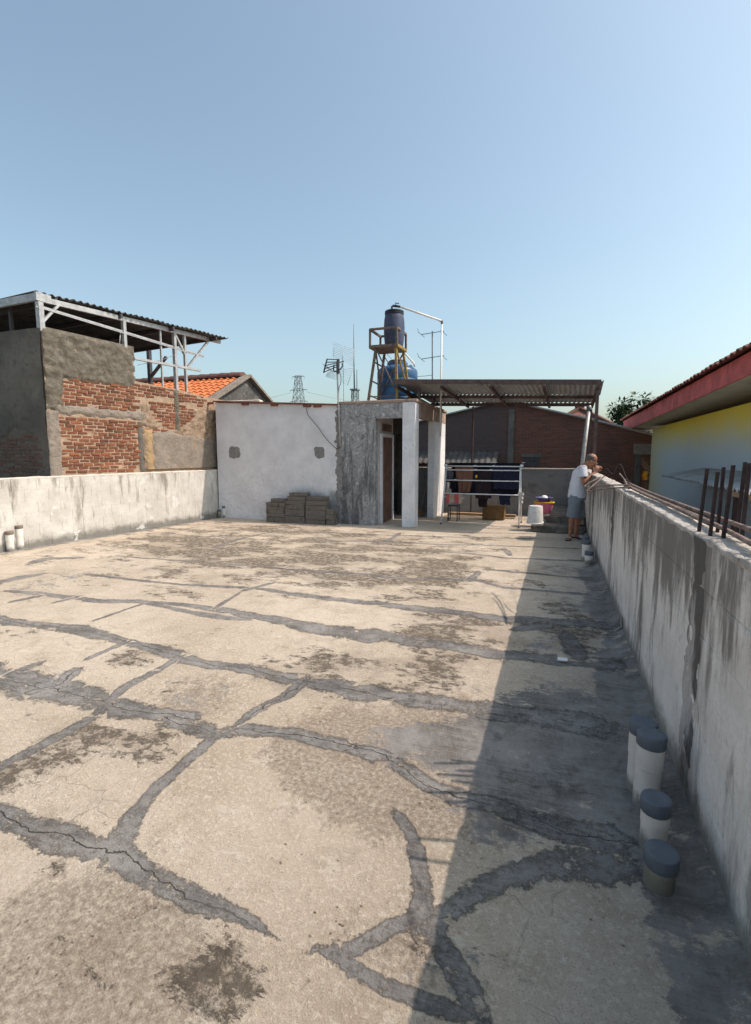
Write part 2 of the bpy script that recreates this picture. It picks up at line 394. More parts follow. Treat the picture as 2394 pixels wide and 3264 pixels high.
def mat_farbrick():
    q = NB('dark_unplastered_brickwork'); P = q.pos
    b = q.n('ShaderNodeTexBrick'); v = q.n('ShaderNodeCombineXYZ'); s = q.sep()
    q.l(s[0], v.inputs[0]); q.l(s[2], v.inputs[1]); q.l(v.outputs[0], b.inputs['Vector'])
    b.inputs['Scale'].default_value = 1.0; b.inputs['Brick Width'].default_value = 0.22; b.inputs['Row Height'].default_value = 0.062
    b.inputs['Mortar Size'].default_value = 0.007; b.inputs['Mortar Smooth'].default_value = 0.3
    b.inputs['Color1'].default_value = (0.21, 0.085, 0.055, 1); b.inputs['Color2'].default_value = (0.13, 0.06, 0.045, 1)
    b.inputs['Mortar'].default_value = (0.17, 0.13, 0.11, 1)
    n = q.noise(0.8, 6, 0.65)
    c = q.mix(q.step(n, 0.45, 0.7, 0, 0.65), b.outputs['Color'], (0.10, 0.065, 0.055))
    c = q.mix(q.step(q.math('ADD', s[0], q.math('MULTIPLY', n, 1.5)), -0.3, -1.6, 0, 0.72), c, (0.085, 0.083, 0.085))
    c = q.mix(q.step(q.noise(1.2, 8, 0.7, q.mapp((1.0, 1, 6))), 0.60, 0.72, 0, 0.5), c, (0.06, 0.055, 0.055))
    return q.done(c, 0.92, q.bump(b.outputs['Fac'], -0.006, 0.8, q.bump(q.noise(20, 5), 0.008)), spec=0.15)

def mat_yellowwall():
    q = NB('two_tone_painted_wall'); s = q.sep(); n = q.noise(1.2, 5, 0.6)
    # yellow paint above, washed-out blue-white paint below with a soft sprayed edge
    k = q.step(q.math('ADD', s[2], q.math('MULTIPLY', n, 0.25)), 1.60, 2.50)
    c = q.mix(k, (0.45, 0.51, 0.53), (0.70, 0.53, 0.06))
    y = q.step(s[1], 14.2, 17.2, 0, 0.75)
    c = q.mix(y, c, (0.60, 0.55, 0.30))
    c = q.mix(q.step(q.noise(3, 8, 0.7), 0.5, 0.8, 0, 0.3), c, (0.36, 0.38, 0.38))
    return q.done(c, 0.8, q.bump(q.noise(30, 5), 0.003), spec=0.25)

def mat_tile(name, a, b, d, damt=0.3):
    q = NB(name); r = q.rnd(); c = q.mix(r, a, b)
    c = q.mix(q.step(q.noise(9, 7, 0.7), 0.62-damt*0.25, 0.75-damt*0.2), c, d)
    return q.done(c, 0.8, q.bump(q.noise(40, 4), 0.004), spec=0.25)

def mat_pipe(name, a, dirty):
    q = NB(name); z = q.sep()[2]
    c = q.mix(q.step(q.noise(6, 6, 0.65), 0.3, 0.7), tuple(v*0.82 for v in a), a)
    d = q.step(q.math('ADD', z, q.math('MULTIPLY', q.noise(14, 7, 0.72), -0.16)), 0.06*dirty, -0.05)
    c = q.mix(q.math('MULTIPLY', d, 0.8), c, (0.10, 0.095, 0.085))
    c = q.mix(q.step(q.noise(1, 6, 0.7, q.mapp((30, 30, 3))), 0.58, 0.75, 0, 0.3*dirty), c, (0.33, 0.30, 0.24))
    return q.done(c, 0.5, q.bump(q.noise(50, 4), 0.001), spec=0.4)

M = {}
M['floor'] = mat_floor()
M['rwall'] = mat_parapet('stained_grey_block_render', (0.60, 0.55, 0.505), (0.76, 0.71, 0.66), (0.13, 0.112, 0.10), 0.95, 0.95)
M['rcol'] = mat_parapet('mould_black_column_render', (0.36, 0.33, 0.305), (0.50, 0.46, 0.43), (0.055, 0.048, 0.043), 1.7, 0.9)
M['rcap'] = mat_rough_plaster('sunbleached_mortar_coping', (0.42, 0.375, 0.335), (0.72, 0.66, 0.60), (0.11, 0.09, 0.075), 6)
M['lwall'] = mat_parapet('limewashed_block_wall', (0.47, 0.445, 0.41), (0.62, 0.595, 0.555), (0.20, 0.175, 0.15), 0.5, 0.45, 1.22, (0.66, 0.64, 0.62))
M['lcap'] = mat_rough_plaster('limewashed_coping', (0.60, 0.52, 0.45), (0.74, 0.67, 0.60), (0.34, 0.27, 0.22), 5)
M['mortar_dark'] = mat_rough_plaster('recessed_block_mortar', (0.22, 0.20, 0.18), (0.33, 0.30, 0.27), (0.13, 0.12, 0.11))
M['brick'] = mat_brick('fired_clay_brick', (0.25, 0.098, 0.052), (0.13, 0.056, 0.036), (0.06, 0.033, 0.025))
M['brickshade'] = mat_brick('shade_toned_brick', (0.16, 0.09, 0.065), (0.11, 0.07, 0.055), (0.05, 0.04, 0.035))  # darker copy of the brick: end wall's shade put into its colour
M['mortar'] = mat_rough_plaster('squeezed_lime_mortar', (0.34, 0.238, 0.168), (0.46, 0.34, 0.252), (0.19, 0.125, 0.085), 7)
M['mortarshade'] = mat_rough_plaster('shade_toned_mortar', (0.13, 0.115, 0.10), (0.17, 0.15, 0.13), (0.08, 0.075, 0.07))  # mortar copy with the end wall's shade put into its colour
M['plaster_grey'] = mat_rough_plaster('rough_grey_cement_dash', (0.115, 0.102, 0.082), (0.20, 0.178, 0.145), (0.05, 0.044, 0.036), 6)
M['plaster_tan'] = mat_rough_plaster('tan_lime_render', (0.25, 0.18, 0.125), (0.39, 0.295, 0.215), (0.13, 0.085, 0.06), 6)
M['plaster_ochre'] = mat_rough_plaster('ochre_stained_render', (0.33, 0.225, 0.115), (0.40, 0.285, 0.165), (0.25, 0.175, 0.11), 3)
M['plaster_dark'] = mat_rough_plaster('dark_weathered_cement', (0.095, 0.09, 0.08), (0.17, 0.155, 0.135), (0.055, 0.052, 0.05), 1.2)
M['frame_conc'] = mat_rough_plaster('cast_concrete_frame', (0.21, 0.178, 0.15), (0.30, 0.258, 0.218), (0.13, 0.11, 0.092), 4)
M['patchgrey'] = mat_rough_plaster('grey_mortar_patch', (0.22, 0.215, 0.21), (0.31, 0.30, 0.295), (0.14, 0.135, 0.13), 8)
M['gable'] = mat_rough_plaster('blackened_gable_cement', (0.075, 0.073, 0.07), (0.13, 0.125, 0.12), (0.30, 0.29, 0.27), 1.6)
M['white'] = mat_whitewall()
M['peel'] = mat_peel()
M['pillar'] = plain('white_painted_pillar', (0.68, 0.68, 0.70), 0.85, 0.14, 3, bump=0.004, dirt=(0.34, 0.34, 0.34), dirt_amt=0.25)
M['slab'] = plain('tan_stained_slab_edge', (0.36, 0.27, 0.22), 0.9, 0.25, 3, bump=0.006, dirt=(0.16, 0.13, 0.11))
M['soffit'] = plain('off_white_inner_render', (0.56, 0.54, 0.51), 0.9, 0.15, 3)
M['darkroom'] = plain('unlit_toned_stairwell', (0.07, 0.062, 0.058), 0.9)  # lack of light in the stairwell put into the wall colour
M['door'] = plain('brown_panel_door', (0.15, 0.085, 0.065), 0.6, 0.3, 5)
M['redroof'] = plain('red_oxide_roof_edge', (0.19, 0.075, 0.06), 0.7, 0.3, 8)
M['blockA'] = plain('grey_brown_concrete_block', (0.17, 0.15, 0.128), 0.95, 0.35, 6, bump=0.008, dirt=(0.075, 0.067, 0.06), dirt_amt=0.6)
M['steel'] = plain('pale_galvanised_steel', (0.38, 0.385, 0.39), 0.5, 0.2, 10, metal=0.35, spec=0.5, dirt=(0.28, 0.2, 0.15), dirt_amt=0.15)
M['steeldark'] = plain('dark_painted_steel', (0.06, 0.055, 0.06), 0.6, 0.3, 10)
M['rust'] = plain('rusty_brown_steel', (0.035, 0.022, 0.022), 0.85, 0.4, 14, dirt=(0.05, 0.03, 0.028), dirt_amt=0.5)
M['rebar'] = plain('dull_rebar', (0.20, 0.145, 0.12), 0.8, 0.4, 20, dirt=(0.09, 0.06, 0.05), dirt_amt=0.4)
M['redsteel'] = plain('red_oxide_steel', (0.10, 0.07, 0.066), 0.7, 0.3, 8)
M['yellow'] = plain('faded_yellow_angle_iron', (0.34, 0.235, 0.05), 0.7, 0.3, 9, dirt=(0.13, 0.08, 0.055), dirt_amt=0.7, dscale=9)
M['angle'] = plain('brown_grey_angle_iron', (0.17, 0.13, 0.105), 0.75, 0.35, 9, dirt=(0.07, 0.05, 0.045), dirt_amt=0.6, dscale=9)
M['drum'] = plain('sunfaded_blue_drum_plastic', (0.045, 0.06, 0.105), 0.6, 0.3, 4, dirt=(0.16, 0.09, 0.06), dirt_amt=0.35, dscale=3)
M['drumlid'] = plain('black_drum_lid', (0.018, 0.02, 0.026), 0.5)
M['tank'] = plain('blue_tank_plastic', (0.022, 0.095, 0.215), 0.42, 0.2, 2, spec=0.5)
M['tankold'] = plain('grey_green_tank_plastic', (0.075, 0.12, 0.145), 0.55, 0.25, 2)
M['pvc'] = mat_pipe('dusty_white_pvc', (0.66, 0.60, 0.55), .25)
M['pvcw'] = mat_pipe('bright_white_pvc', (0.78, 0.74, 0.68), 0.2)  # lighter tone for the whiter pipes
M['pvcdirty'] = mat_pipe('mouldy_pvc_stub', (0.46, 0.41, 0.28), 1.6)
M['cap'] = plain('slate_grey_pipe_cap', (0.105, 0.118, 0.14), 0.6, 0.15, 12, spec=0.4, dirt=(0.2, 0.2, 0.2), dirt_amt=0.1, dscale=30)
M['capw'] = plain('brown_pipe_cap', (0.20, 0.16, 0.13), 0.7)
M['corrdark'] = mat_corr('dark_asbestos_sheet', (0.055, 0.052, 0.05), (0.10, 0.095, 0.09), (0.09, 0.06, 0.045), 0.4, 0.0, 0.85)
M['corrgrey'] = mat_corr('grey_fibre_cement_sheet', (0.32, 0.325, 0.33), (0.42, 0.42, 0.42), (0.25, 0.21, 0.18), 0.2, 0.0, 0.8)
M['corrzinc'] = mat_corr('zinc_awning_sheet', (0.25, 0.26, 0.26), (0.36, 0.37, 0.37), (0.28, 0.22, 0.18), 0.2, 0.35, 0.5)
M['orange'] = mat_tile('orange_clay_tile', (0.46, 0.135, 0.05), (0.56, 0.19, 0.075), (0.27, 0.09, 0.045), 0.3)
M['redtile'] = mat_tile('weathered_red_tile', (0.235, 0.09, 0.07), (0.31, 0.13, 0.10), (0.085, 0.06, 0.052), 0.7)
M['ridge'] = mat_tile('dark_ridge_tile', (0.12, 0.06, 0.05), (0.17, 0.085, 0.065), (0.06, 0.045, 0.04), 0.5)
M['fascia'] = plain('faded_red_fascia_board', (0.50, 0.105, 0.095), 0.75, 0.25, 3, dirt=(0.12, 0.05, 0.045), dirt_amt=0.35, dscale=4)
M['eave'] = plain('cream_soffit_board', (0.52, 0.50, 0.44), 0.85, 0.15, 3)
M['ywall'] = mat_yellowwall()
M['farbrick'] = mat_farbrick()
M['grime'] = plain('grey_backwall_render', (0.24, 0.245, 0.25), 0.9, 0.2, 2, bump=0.004, dirt=(0.14, 0.14, 0.145), dirt_amt=0.45, dscale=2)
M['greywall'] = M['grime']
M['step'] = plain('dirty_step_concrete', (0.17, 0.15, 0.13), 0.95, 0.35, 5, bump=0.01, dirt=(0.07, 0.065, 0.06), dirt_amt=0.6)
M['alu'] = plain('brushed_aluminium_tube', (0.74, 0.75, 0.76), 0.4, 0.08, 10, metal=0.0, spec=0.5)
M['antenna'] = plain('dark_antenna_metal', (0.075, 0.085, 0.09), 0.55, 0.2, 10, metal=0.2)
M['wire'] = plain('thin_grey_wire', (0.20, 0.215, 0.225), 0.6)
M['cable'] = plain('black_cable', (0.022, 0.022, 0.024), 0.6)
M['pylon'] = plain('haze_tinted_lattice_steel', (0.16, 0.19, 0.20), 0.6)  # distance haze mixed into the colour of far towers and lines
M['bark'] = plain('grey_brown_bark', (0.12, 0.095, 0.07), 0.9, 0.4, 12, bump=0.01)
def mat_leaf():
    q = NB('tree_leaf_green'); n = q.noise(2.2, 4)
    c = q.mix(q.step(n, 0.35, 0.65), (0.030, 0.060, 0.028), (0.075, 0.115, 0.05))
    q.done(c, 0.55, spec=0.35); return q.m
M['leaf'] = mat_leaf()
M['ground'] = plain('dusty_town_ground', (0.20, 0.18, 0.15), 0.95, 0.3, 0.2)
def cloth(name, col, var=0.2):
    q = NB(name); n = q.noise(9, 5); wv = q.noise(1, 3, 0.5, q.mapp((260, 260, 260)))
    c = q.mix(n, tuple(v*(1-var) for v in col), tuple(v*(1+var) for v in col))
    return q.done(c, 0.95, q.bump(q.math('ADD', n, q.math('MULTIPLY', wv, 0.2)), 0.006), spec=0.1)
M['skin'] = plain('tanned_skin', (0.33, 0.155, 0.095), 0.55, 0.15, 14, spec=0.35, bump=0.001)
M['hair'] = plain('short_grey_hair', (0.10, 0.085, 0.08), 0.8, 0.4, 60, bump=0.003)
M['shirt'] = cloth('worn_white_cotton', (0.62, 0.63, 0.69), 0.08)
M['shorts'] = cloth('washed_blue_grey_cotton', (0.20, 0.235, 0.275))
M['sole'] = plain('black_sandal_rubber', (0.02, 0.019, 0.018), 0.7)
M['strap'] = plain('pale_sandal_strap', (0.40, 0.37, 0.33), 0.7)
M['plasticw'] = plain('scuffed_white_plastic', (0.60, 0.585, 0.565), 0.5, 0.15, 5, spec=0.4, dirt=(0.34, 0.31, 0.28), dirt_amt=0.4, dscale=7)
M['pink'] = plain('pink_basket_plastic', (0.66, 0.17, 0.27), 0.45, 0.1, 4, spec=0.4)
M['yelplastic'] = plain('yellow_basket_rim', (0.68, 0.40, 0.03), 0.45, 0.1, 4)
M['blueplastic'] = plain('violet_blue_basin_plastic', (0.11, 0.11, 0.26), 0.4, 0.1, 4)
M['whiteplastic'] = plain('clean_white_plastic', (0.78, 0.78, 0.78), 0.4, 0.05, 4)
M['orangeplastic'] = plain('orange_tarpaulin', (0.75, 0.33, 0.02), 0.6, 0.15, 4)
M['wood'] = plain('raw_timber', (0.34, 0.22, 0.13), 0.85, 0.25, 6)
M['rattan'] = plain('brown_cardboard', (0.17, 0.105, 0.05), 0.9, 0.25, 8)

# ================================================================== SETTING
bm = bmesh.new()
vs = [bm.verts.new(p) for p in ((-3000, -3000, -3.5), (3000, -3000, -3.5), (3000, 3000, -3.5), (-3000, 3000, -3.5))]
bm.faces.new(vs); tag(obj('ground', bm, M['ground']), kind='structure')

LA, LB = Vector((-8.47, 5.4, 0)), Vector((-8.02, 10.45, 0))     # inner foot of the left parapet
LD = (LB-LA).normalized(); LN = Vector((LD.y, -LD.x, 0))         # along / out of the wall (towards terrace)
def left(y, off=0.0, z=0.0):
    t = (y-LA.y)/LD.y; p = LA+LD*t+LN*off; return Vector((p.x, p.y, z))
def ONL(x, y, off=0.0): return ONP(x, y, LA+LN*off, LN)
RX = 0.62
# ---- fields painted by wear (lichen, grey slurry, brown scuffs): traced spots on the floor
SPOT = {'lichen': [(640, 1165, .6, .8), (720, 1188, .6, .9), (800, 1200, .7, 1), (865, 1232, .8, 1.1), (760, 1250, .8, 1.1), (880, 1262, .7, 1.2), (560, 1172, .6, .8),
                   (400, 1182, .6, .9), (470, 1210, .7, 1), (370, 1197, .5, .9), (1000, 1370, .35, 1.3), (1050, 1390, .4, 1.2), (960, 1400, .4, .9), (820, 1450, .4, .8),
                   (280, 1440, .25, .9), (350, 1450, .3, .7), (950, 1480, .4, .9), (190, 1615, .22, 1.5), (320, 1640, .2, 1.2), (30, 1708, .25, 1.5), (40, 1395, .3, 1),
                   (1240, 1340, .35, 1.2), (1280, 1392, .35, 1.2), (1200, 1405, .35, 1.2), (700, 1470, .5, .7), (620, 1500, .4, .7), (130, 1905, .15, 1), (480, 2150, .12, 1),
                   (230, 2100, .25, .7), (420, 1275, .5, .8), (600, 1230, .8, .8), (1180, 1290, .4, .7), (540, 2180, .1, .9), (1150, 1700, .25, .9), (960, 2060, .12, 1.3)],
        'grey': [(1200, 1590, .45, 1), (1130, 1650, .3, .9), (1280, 1560, .4, 1), (1100, 1720, .3, .8), (60, 1500, .35, 1), (250, 1255, .8, .55), (60, 1290, .7, .6),
                 (1230, 1250, .5, .9), (1290, 1330, .35, .9), (1210, 1420, .3, .9), (1250, 1760, .25, .9), (1100, 1830, .18, .9), (560, 1265, .6, .4), (480, 1400, .5, .4),
                 (1010, 1620, .2, .7), (1310, 1640, .35, 1), (420, 1545, .3, .8), (930, 1640, .25, .8), (860, 1625, .2, .8), (1040, 2150, .2, .7)],
        'brown': [(690, 1640, .22, 1), (840, 1660, .3, 1), (930, 1760, .2, 1), (1000, 1560, .35, .8), (1080, 1780, .2, .9), (800, 1700, .3, 1.1), (880, 1730, .28, 1.1), (730, 1665, .22, 1), (950, 1680, .25, 1.1), (1000, 1640, .3, .8), (760, 1590, .3, .7), (430, 1530, .35, .8),
                  (230, 2130, .25, .9), (100, 2050, .3, .7), (60, 2150, .3, 1), (870, 2080, .16, .8), (350, 2180, .2, .7)]}
FIELD = {}
for k, L in SPOT.items():
    FIELD[k] = np.array([[*FL(x, y)[:2], r, s] for x, y, r, s in L])
def field(k, X, Y):
    o = np.zeros_like(X)
    for cx_, cy_, r, s in FIELD[k]: o += s*np.exp(-((X-cx_)**2+(Y-cy_)**2)/(r*r))
    if k == 'lichen': o += 0.8*np.clip((Y-3.6)/2.5, 0, 1)*np.clip((-X-0.3)/0.8, 0, 1)*np.clip((10.2-Y)/.6, .3, 1)
    if k == 'grey':
        o += 1.15*np.clip((X-(0.27+0.022*np.clip(Y-2, 0, 8)+0.05*np.sin(Y*1.7)+0.04*np.sin(Y*4.1+1)))/0.06, 0, 1)
        lx = LA.x+(Y-LA.y)*LD.x/LD.y
        o += 1.4*np.clip((lx+0.24-X)/0.1, 0, 1)
    return np.clip(o, 0, 1.5)
def add_attr(me, name, vals):
    a = me.attributes.new(name, 'FLOAT', 'POINT'); a.data.foreach_set('value', np.asarray(vals, dtype=np.float32))
ys = np.concatenate([np.arange(-3, 1, .25), np.arange(1, 5, .05), np.arange(5, 13.7, .1)])
xs = np.concatenate([np.arange(-9.3, -4, .1), np.arange(-4, 0.70, .05)])
GX, GY = np.meshgrid(xs, ys, indexing='ij'); nx_, ny_ = GX.shape
rs = np.random.RandomState(3)
GZ = 0.004*np.sin(GX*1.1+1)*np.sin(GY*0.9)
fill = np.clip((GX-(RX-0.09))/0.09, 0, 1); GZ = GZ+0.05*fill**2          # mortar fillet at the wall foot
V = np.stack([GX, GY, GZ], -1).reshape(-1, 3)
I = np.arange(nx_*ny_).reshape(nx_, ny_)
Q = np.stack([I[:-1, :-1], I[1:, :-1], I[1:, 1:], I[:-1, 1:]], -1).reshape(-1, 4)
me = bpy.data.meshes.new('roof_terrace'); me.from_pydata(V.tolist(), [], Q.tolist()); me.update()
for k in FIELD: add_attr(me, k, field(k, V[:, 0], V[:, 1]))
for k in ('seam', 'crack'): add_attr(me, k, np.zeros(len(V)))
add_attr(me, 'across', np.ones(len(V)))
floor = tag(link('roof_terrace', me, M['floor'], None, True), 'sunlit cream concrete roof terrace with grey patched cracks', None, None, 'structure')
box('slab_body', -9.35, 0.80, -3.05, 13.68, -0.32, -0.03, M['frame_conc'], floor)
box('storey_wall', -9.2, 0.72, -2.9, 13.5, -3.5, -0.325, M['frame_conc'], floor)

# ---- cement repair strips over the joints, traced on the floor
def c1(x, y): return (x*.5013, 1131.8+y*.5013)
def c2(x, y): return (x*.5013, 1518.2+y*.5013)
def c3(x, y): return (690.1+x*.5823, 1518.2+y*.5823)
def c4(x, y): return (690.1+x*.4177, 1131.8+y*.4177)
SEAMS = [  # (converter, points with full width in metres, crack?)
 (c1, [(590, 65, .02), (830, 92, .03), (1040, 104, .03)], 0), (c1, [(500, 180, .03), (760, 200, .04), (1000, 215, .04), (1250, 240, .05), (1400, 249, .03)], 0),
 (c1, [(400, 262, .10), (560, 285, .08), (800, 305, .08), (1050, 320, .10), (1180, 331, .12), (1300, 350, .13), (1450, 372, .14), (1640, 392, .14)], 1),
 (c4, [(314, 466, .15), (500, 490, .18), (800, 522, .18), (1000, 545, .18), (1200, 560, .2), (1450, 576, .2), (1560, 584, .2)], 0),
 (c1, [(40, 335, .10), (200, 350, .12), (420, 378, .14), (600, 382, .12), (760, 393, .10), (900, 405, .12), (1030, 430, .14), (1220, 466, .2), (1400, 503, .26), (1650, 540, .25)], 0),
 (c1, [(560, 372, .06), (840, 432, .10), (960, 450, .12), (1090, 466, .06)], 0),
 (c4, [(290, 622, .2), (500, 660, .22), (700, 692, .22), (1000, 735, .2), (1300, 762, .22), (1560, 790, .24)], 0),
 (c1, [(-40, 455, .14), (130, 482, .16), (330, 502, .18), (500, 542, .14), (700, 600, .13), (790, 622, .16), (900, 650, .14), (1050, 672, .14), (1150, 692, .15), (1300, 727, .17), (1480, 754, .2), (1650, 795, .2)], 1),
 (c4, [(290, 925, .18), (450, 965, .18), (700, 995, .2), (920, 1035, .22), (1100, 1060, .22), (1300, 1085, .26), (1500, 1110, .3)], 0),
 (c1, [(-40, 700, .3), (0, 722, .34), (200, 762, .3), (430, 815, .24), (560, 850, .2), (700, 872, .16), (800, 890, .15)], 1),
 (c2, [(780, 138, .16), (900, 182, .13), (970, 195, .12), (1060, 162, .14), (1200, 178, .12), (1320, 198, .12), (1450, 225, .12), (1560, 246, .13), (1640, 285, .12)], 1),
 (c3, [(180, 222, .12), (230, 245, .12), (330, 290, .11), (430, 360, .09), (560, 425, .11), (640, 436, .12), (720, 450, .12), (850, 510, .14), (1000, 545, .14), (1110, 565, .16)], 1),
 (c2, [(430, 95, .10), (250, 205, .08), (100, 285, .08), (-20, 342, .09)], 0), (c2, [(940, 215, .10), (820, 312, .08), (700, 425, .08), (600, 535, .09), (510, 660, .15)], 0),
 (c2, [(-40, 530, .12), (0, 540, .13), (100, 565, .13), (200, 605, .14), (350, 675, .13), (480, 745, .13), (620, 805, .10), (760, 865, .09), (900, 935, .09), (1050, 1005, .06), (1205, 1085, .03)], 1),
 (c3, [(310, 470, .06), (380, 580, .07), (420, 700, .08), (440, 830, .09), (470, 900, .10), (530, 1000, .09), (590, 1120, .08), (640, 1290, .09)], 0),
 (c3, [(440, 870, .10), (560, 800, .10), (700, 735, .10), (830, 675, .13), (960, 655, .15), (1110, 680, .2)], 0), (c3, [(440, 860, .08), (300, 890, .06), (200, 940, .055), (110, 992, .06), (60, 972, .05), (0, 955, .04), (-40, 972, .02)], 0),
 (c3, [(70, 985, .04), (110, 1065, .06), (250, 1140, .06), (400, 1205, .07), (560, 1250, .06)], 0),
 (c1, [(650, 385, .05), (420, 462, .05)], 0), (c1, [(800, 625, .08), (720, 667, .08), (540, 762, .09), (440, 852, .10)], 0), (c1, [(545, 565, .08), (390, 632, .06)], 0),
 (c1, [(335, 690, .10), (250, 745, .12), (180, 765, .12)], 1), (c1, [(165, 655, .08), (60, 694, .1)], 0), (c1, [(1325, 732, .12), (1250, 800, .09), (1150, 842, .08), (1060, 907, .07)], 1),
 (c1, [(1200, 300, .08), (1080, 330, .1)], 0), (c1, [(1280, 60, .04), (1060, 105, .05), (940, 145, .06)], 0), (c1, [(1050, 345, .05), (940, 412, .06)], 0),
 (c4, [(0, 140, .05), (250, 140, .05), (480, 147, .06), (690, 158, .06), (900, 160, .05), (1150, 172, .05), (1400, 180, .06)], 0), (c4, [(600, 190, .05), (820, 205, .05), (1000, 228, .05), (1230, 238, .06), (1440, 246, .07)], 0),
 (c4, [(560, 335, .05), (850, 345, .06), (1000, 385, .05), (1250, 402, .06), (1420, 418, .06)], 1), (c4, [(0, 300, .05), (250, 312, .05), (560, 345, .05)], 0), (c4, [(900, 290, .05), (1170, 312, .07), (1450, 338, .08)], 0),
 (c4, [(830, 345, .10), (865, 300, .08)], 0), (c4, [(0, 95, .04), (400, 108, .04), (800, 120, .05), (1180, 128, .05)], 0), (c4, [(460, 95, .05), (380, 140, .06)], 0), (c4, [(1000, 180, .05), (1035, 215, .06)], 0),
 (c1, [(140, 215, .14), (200, 195, .2), (350, 190, .12)], 0), (c1, [(-20, 300, .2), (100, 275, .2), (180, 262, .1)], 0), (c1, [(60, 380, .08), (160, 362, .1)], 0), (c1, [(240, 385, .06), (330, 362, .08)], 0),
 (c4, [(1080, 600, .12), (1200, 585, .16)], 0), (c4, [(1340, 640, .14), (1390, 740, .18)], 0), (c2, [(20, 450, .02), (60, 430, .03)], 0),
]
for i, (cv, pts, crk) in enumerate(SEAMS):
    P3 = []
    for x, y, wd in pts:
        vx, vy = cv(x, y); p = FL(vx, vy); P3.append((p.x, p.y, wd))
    if pts[0][0] <= 0 and cv is not c4 and cv is not c3:     # strips that leave the view carry on to the wall
        d_ = (Vector(P3[0])-Vector(P3[1])).normalized(); a_ = P3[0]; L_ = min(6.0, max(0.3, (a_[0]+8.5)/max(.2, -d_.x))) if d_.x < -.2 else 1.0
        P3 = [(a_[0]+d_.x*L_*k_+.12*math.sin(k_*9), a_[1]+d_.y*L_*k_+.10*math.sin(k_*7+i), a_[2]) for k_ in (1, .8, .6, .4, .2)]+P3
    P3 = np.array(P3)
    for a_, b_ in ((0, 1), (-1, -2)):                      # let the strips run into each other
        d_ = P3[a_, :2]-P3[b_, :2]; P3[a_, :2] += d_/np.hypot(*d_)*min(0.13, 0.9*P3[a_, 2])
    seg = np.hypot(np.diff(P3[:, 0]), np.diff(P3[:, 1])); t = np.concatenate([[0], np.cumsum(seg)])
    tt = np.linspace(0, t[-1], max(3, int(t[-1]/0.06)))
    cx_, cy_, wd = (np.interp(tt, t, P3[:, k]) for k in range(3))
    tx, ty = np.gradient(cx_), np.gradient(cy_); ln = np.hypot(tx, ty); tx /= ln; ty /= ln
    jj = np.array([noise.noise(Vector((a*2.2, b*2.2, i))) for a, b in zip(cx_, cy_)])
    cx_ = cx_-ty*jj*0.035; cy_ = cy_+tx*jj*0.035
    wd = wd*(1+0.35*np.array([noise.noise(Vector((a*5, b*5, i+40))) for a, b in zip(cx_, cy_)]))
    wd = np.where((wd < .075) & (cy_ > 5.5), wd*1.7, wd)
    hw = wd*0.80; taper = np.clip(np.minimum(tt, t[-1]-tt)/0.10, 0.35, 1)
    verts = []; faces = []; se = []; ac = []
    z0 = 0.0007+0.00002*i
    for k in range(len(tt)):
        for s_, e_, dz in ((-1, 0, -0.0005), (0, 1, 0.0004), (1, 0, -0.0005)):
            X, Y = cx_[k]-ty[k]*hw[k]*s_, cy_[k]+tx[k]*hw[k]*s_
            verts.append((min(X, RX-0.005), Y, z0+dz+0.004*math.sin(X*1.1+1)*math.sin(Y*0.9)+0.05*max(0, (X-(RX-0.09))/0.09)**2))
            se.append(e_*taper[k]); ac.append(hw[k]*s_)
    for k in range(len(tt)-1):
        for s_ in (0, 1): faces.append((3*k+s_, 3*k+3+s_, 3*k+4+s_, 3*k+1+s_))
    me = bpy.data.meshes.new('repair_strip'); me.from_pydata(verts, [], faces); me.update()
    if me.polygons[0].normal.z < 0: me.flip_normals()
    va = np.array(verts)
    for k in FIELD: add_attr(me, k, field(k, va[:, 0], va[:, 1]))
    add_attr(me, 'seam', se); add_attr(me, 'across', ac); add_attr(me, 'crack', np.full(len(verts), float(crk)))
    link('repair_strip', me, M['floor'], floor, True)

# ================================================================== PARAPETS
def block_mesh(L, H, D, nvar=4, bev=0.006, jit=0.003):
    out = []
    for k in range(nvar):
        bm = bmesh.new(); bm_box(bm, -L/2, L/2, -D/2, D/2, -H/2, H/2, bev, jit)
        me = bpy.data.meshes.new('concrete_block'); bm.to_mesh(me); bm.free(); out.append(me)
    return out
# right parapet -----------------------------------------------------
rw = tag(empty('right_parapet_wall', (RX+0.07, 5, 0)), 'tall grey concrete block parapet with dark vertical streaks and sunlit rough top', 'wall')
bpy.context.view_layer.update()
box('wall_core', RX+0.006, RX+0.135, -3, 13.5, -0.05, 1.20, M['rwall'], rw)
bl = block_mesh(0.3985, 0.2025, 0.14, 4, .003, .001)
for me in bl: me.materials.append(M['rwall'])
n = 0
for c in range(6):
    y = -2.9+(0.2 if c % 2 else 0)
    while y < 13.4:
        if n < 295 and y > 0.2:
            o = link('concrete_block', bl[(c*7+int(y*5)) % 4], None, rw)
            o.location = Vector((RX+0.0715+random.uniform(-.0012, .0012), y, 0.10+c*0.2035))-rw.location; o.rotation_euler.z = math.pi/2; o.matrix_parent_inverse = Matrix.Identity(4); n += 1
        y += 0.4
sheetm = None
for k, cy0 in enumerate((0.1, 2.55, 6.1, 9.2, 12.3)):
    panel('cast_column', (RX+0.002, cy0-0.14, 0), (0, 0.28, 0), (0, 0, 1.225), (-1, 0, 0),
          lambda u, v, k=k: min(u-0.02, 0.26-u)+rag(u, v, .03, 9, k)+0.02, M['rcol'], rw, 0.02, 0.006, 0.010, 11, 0.06)
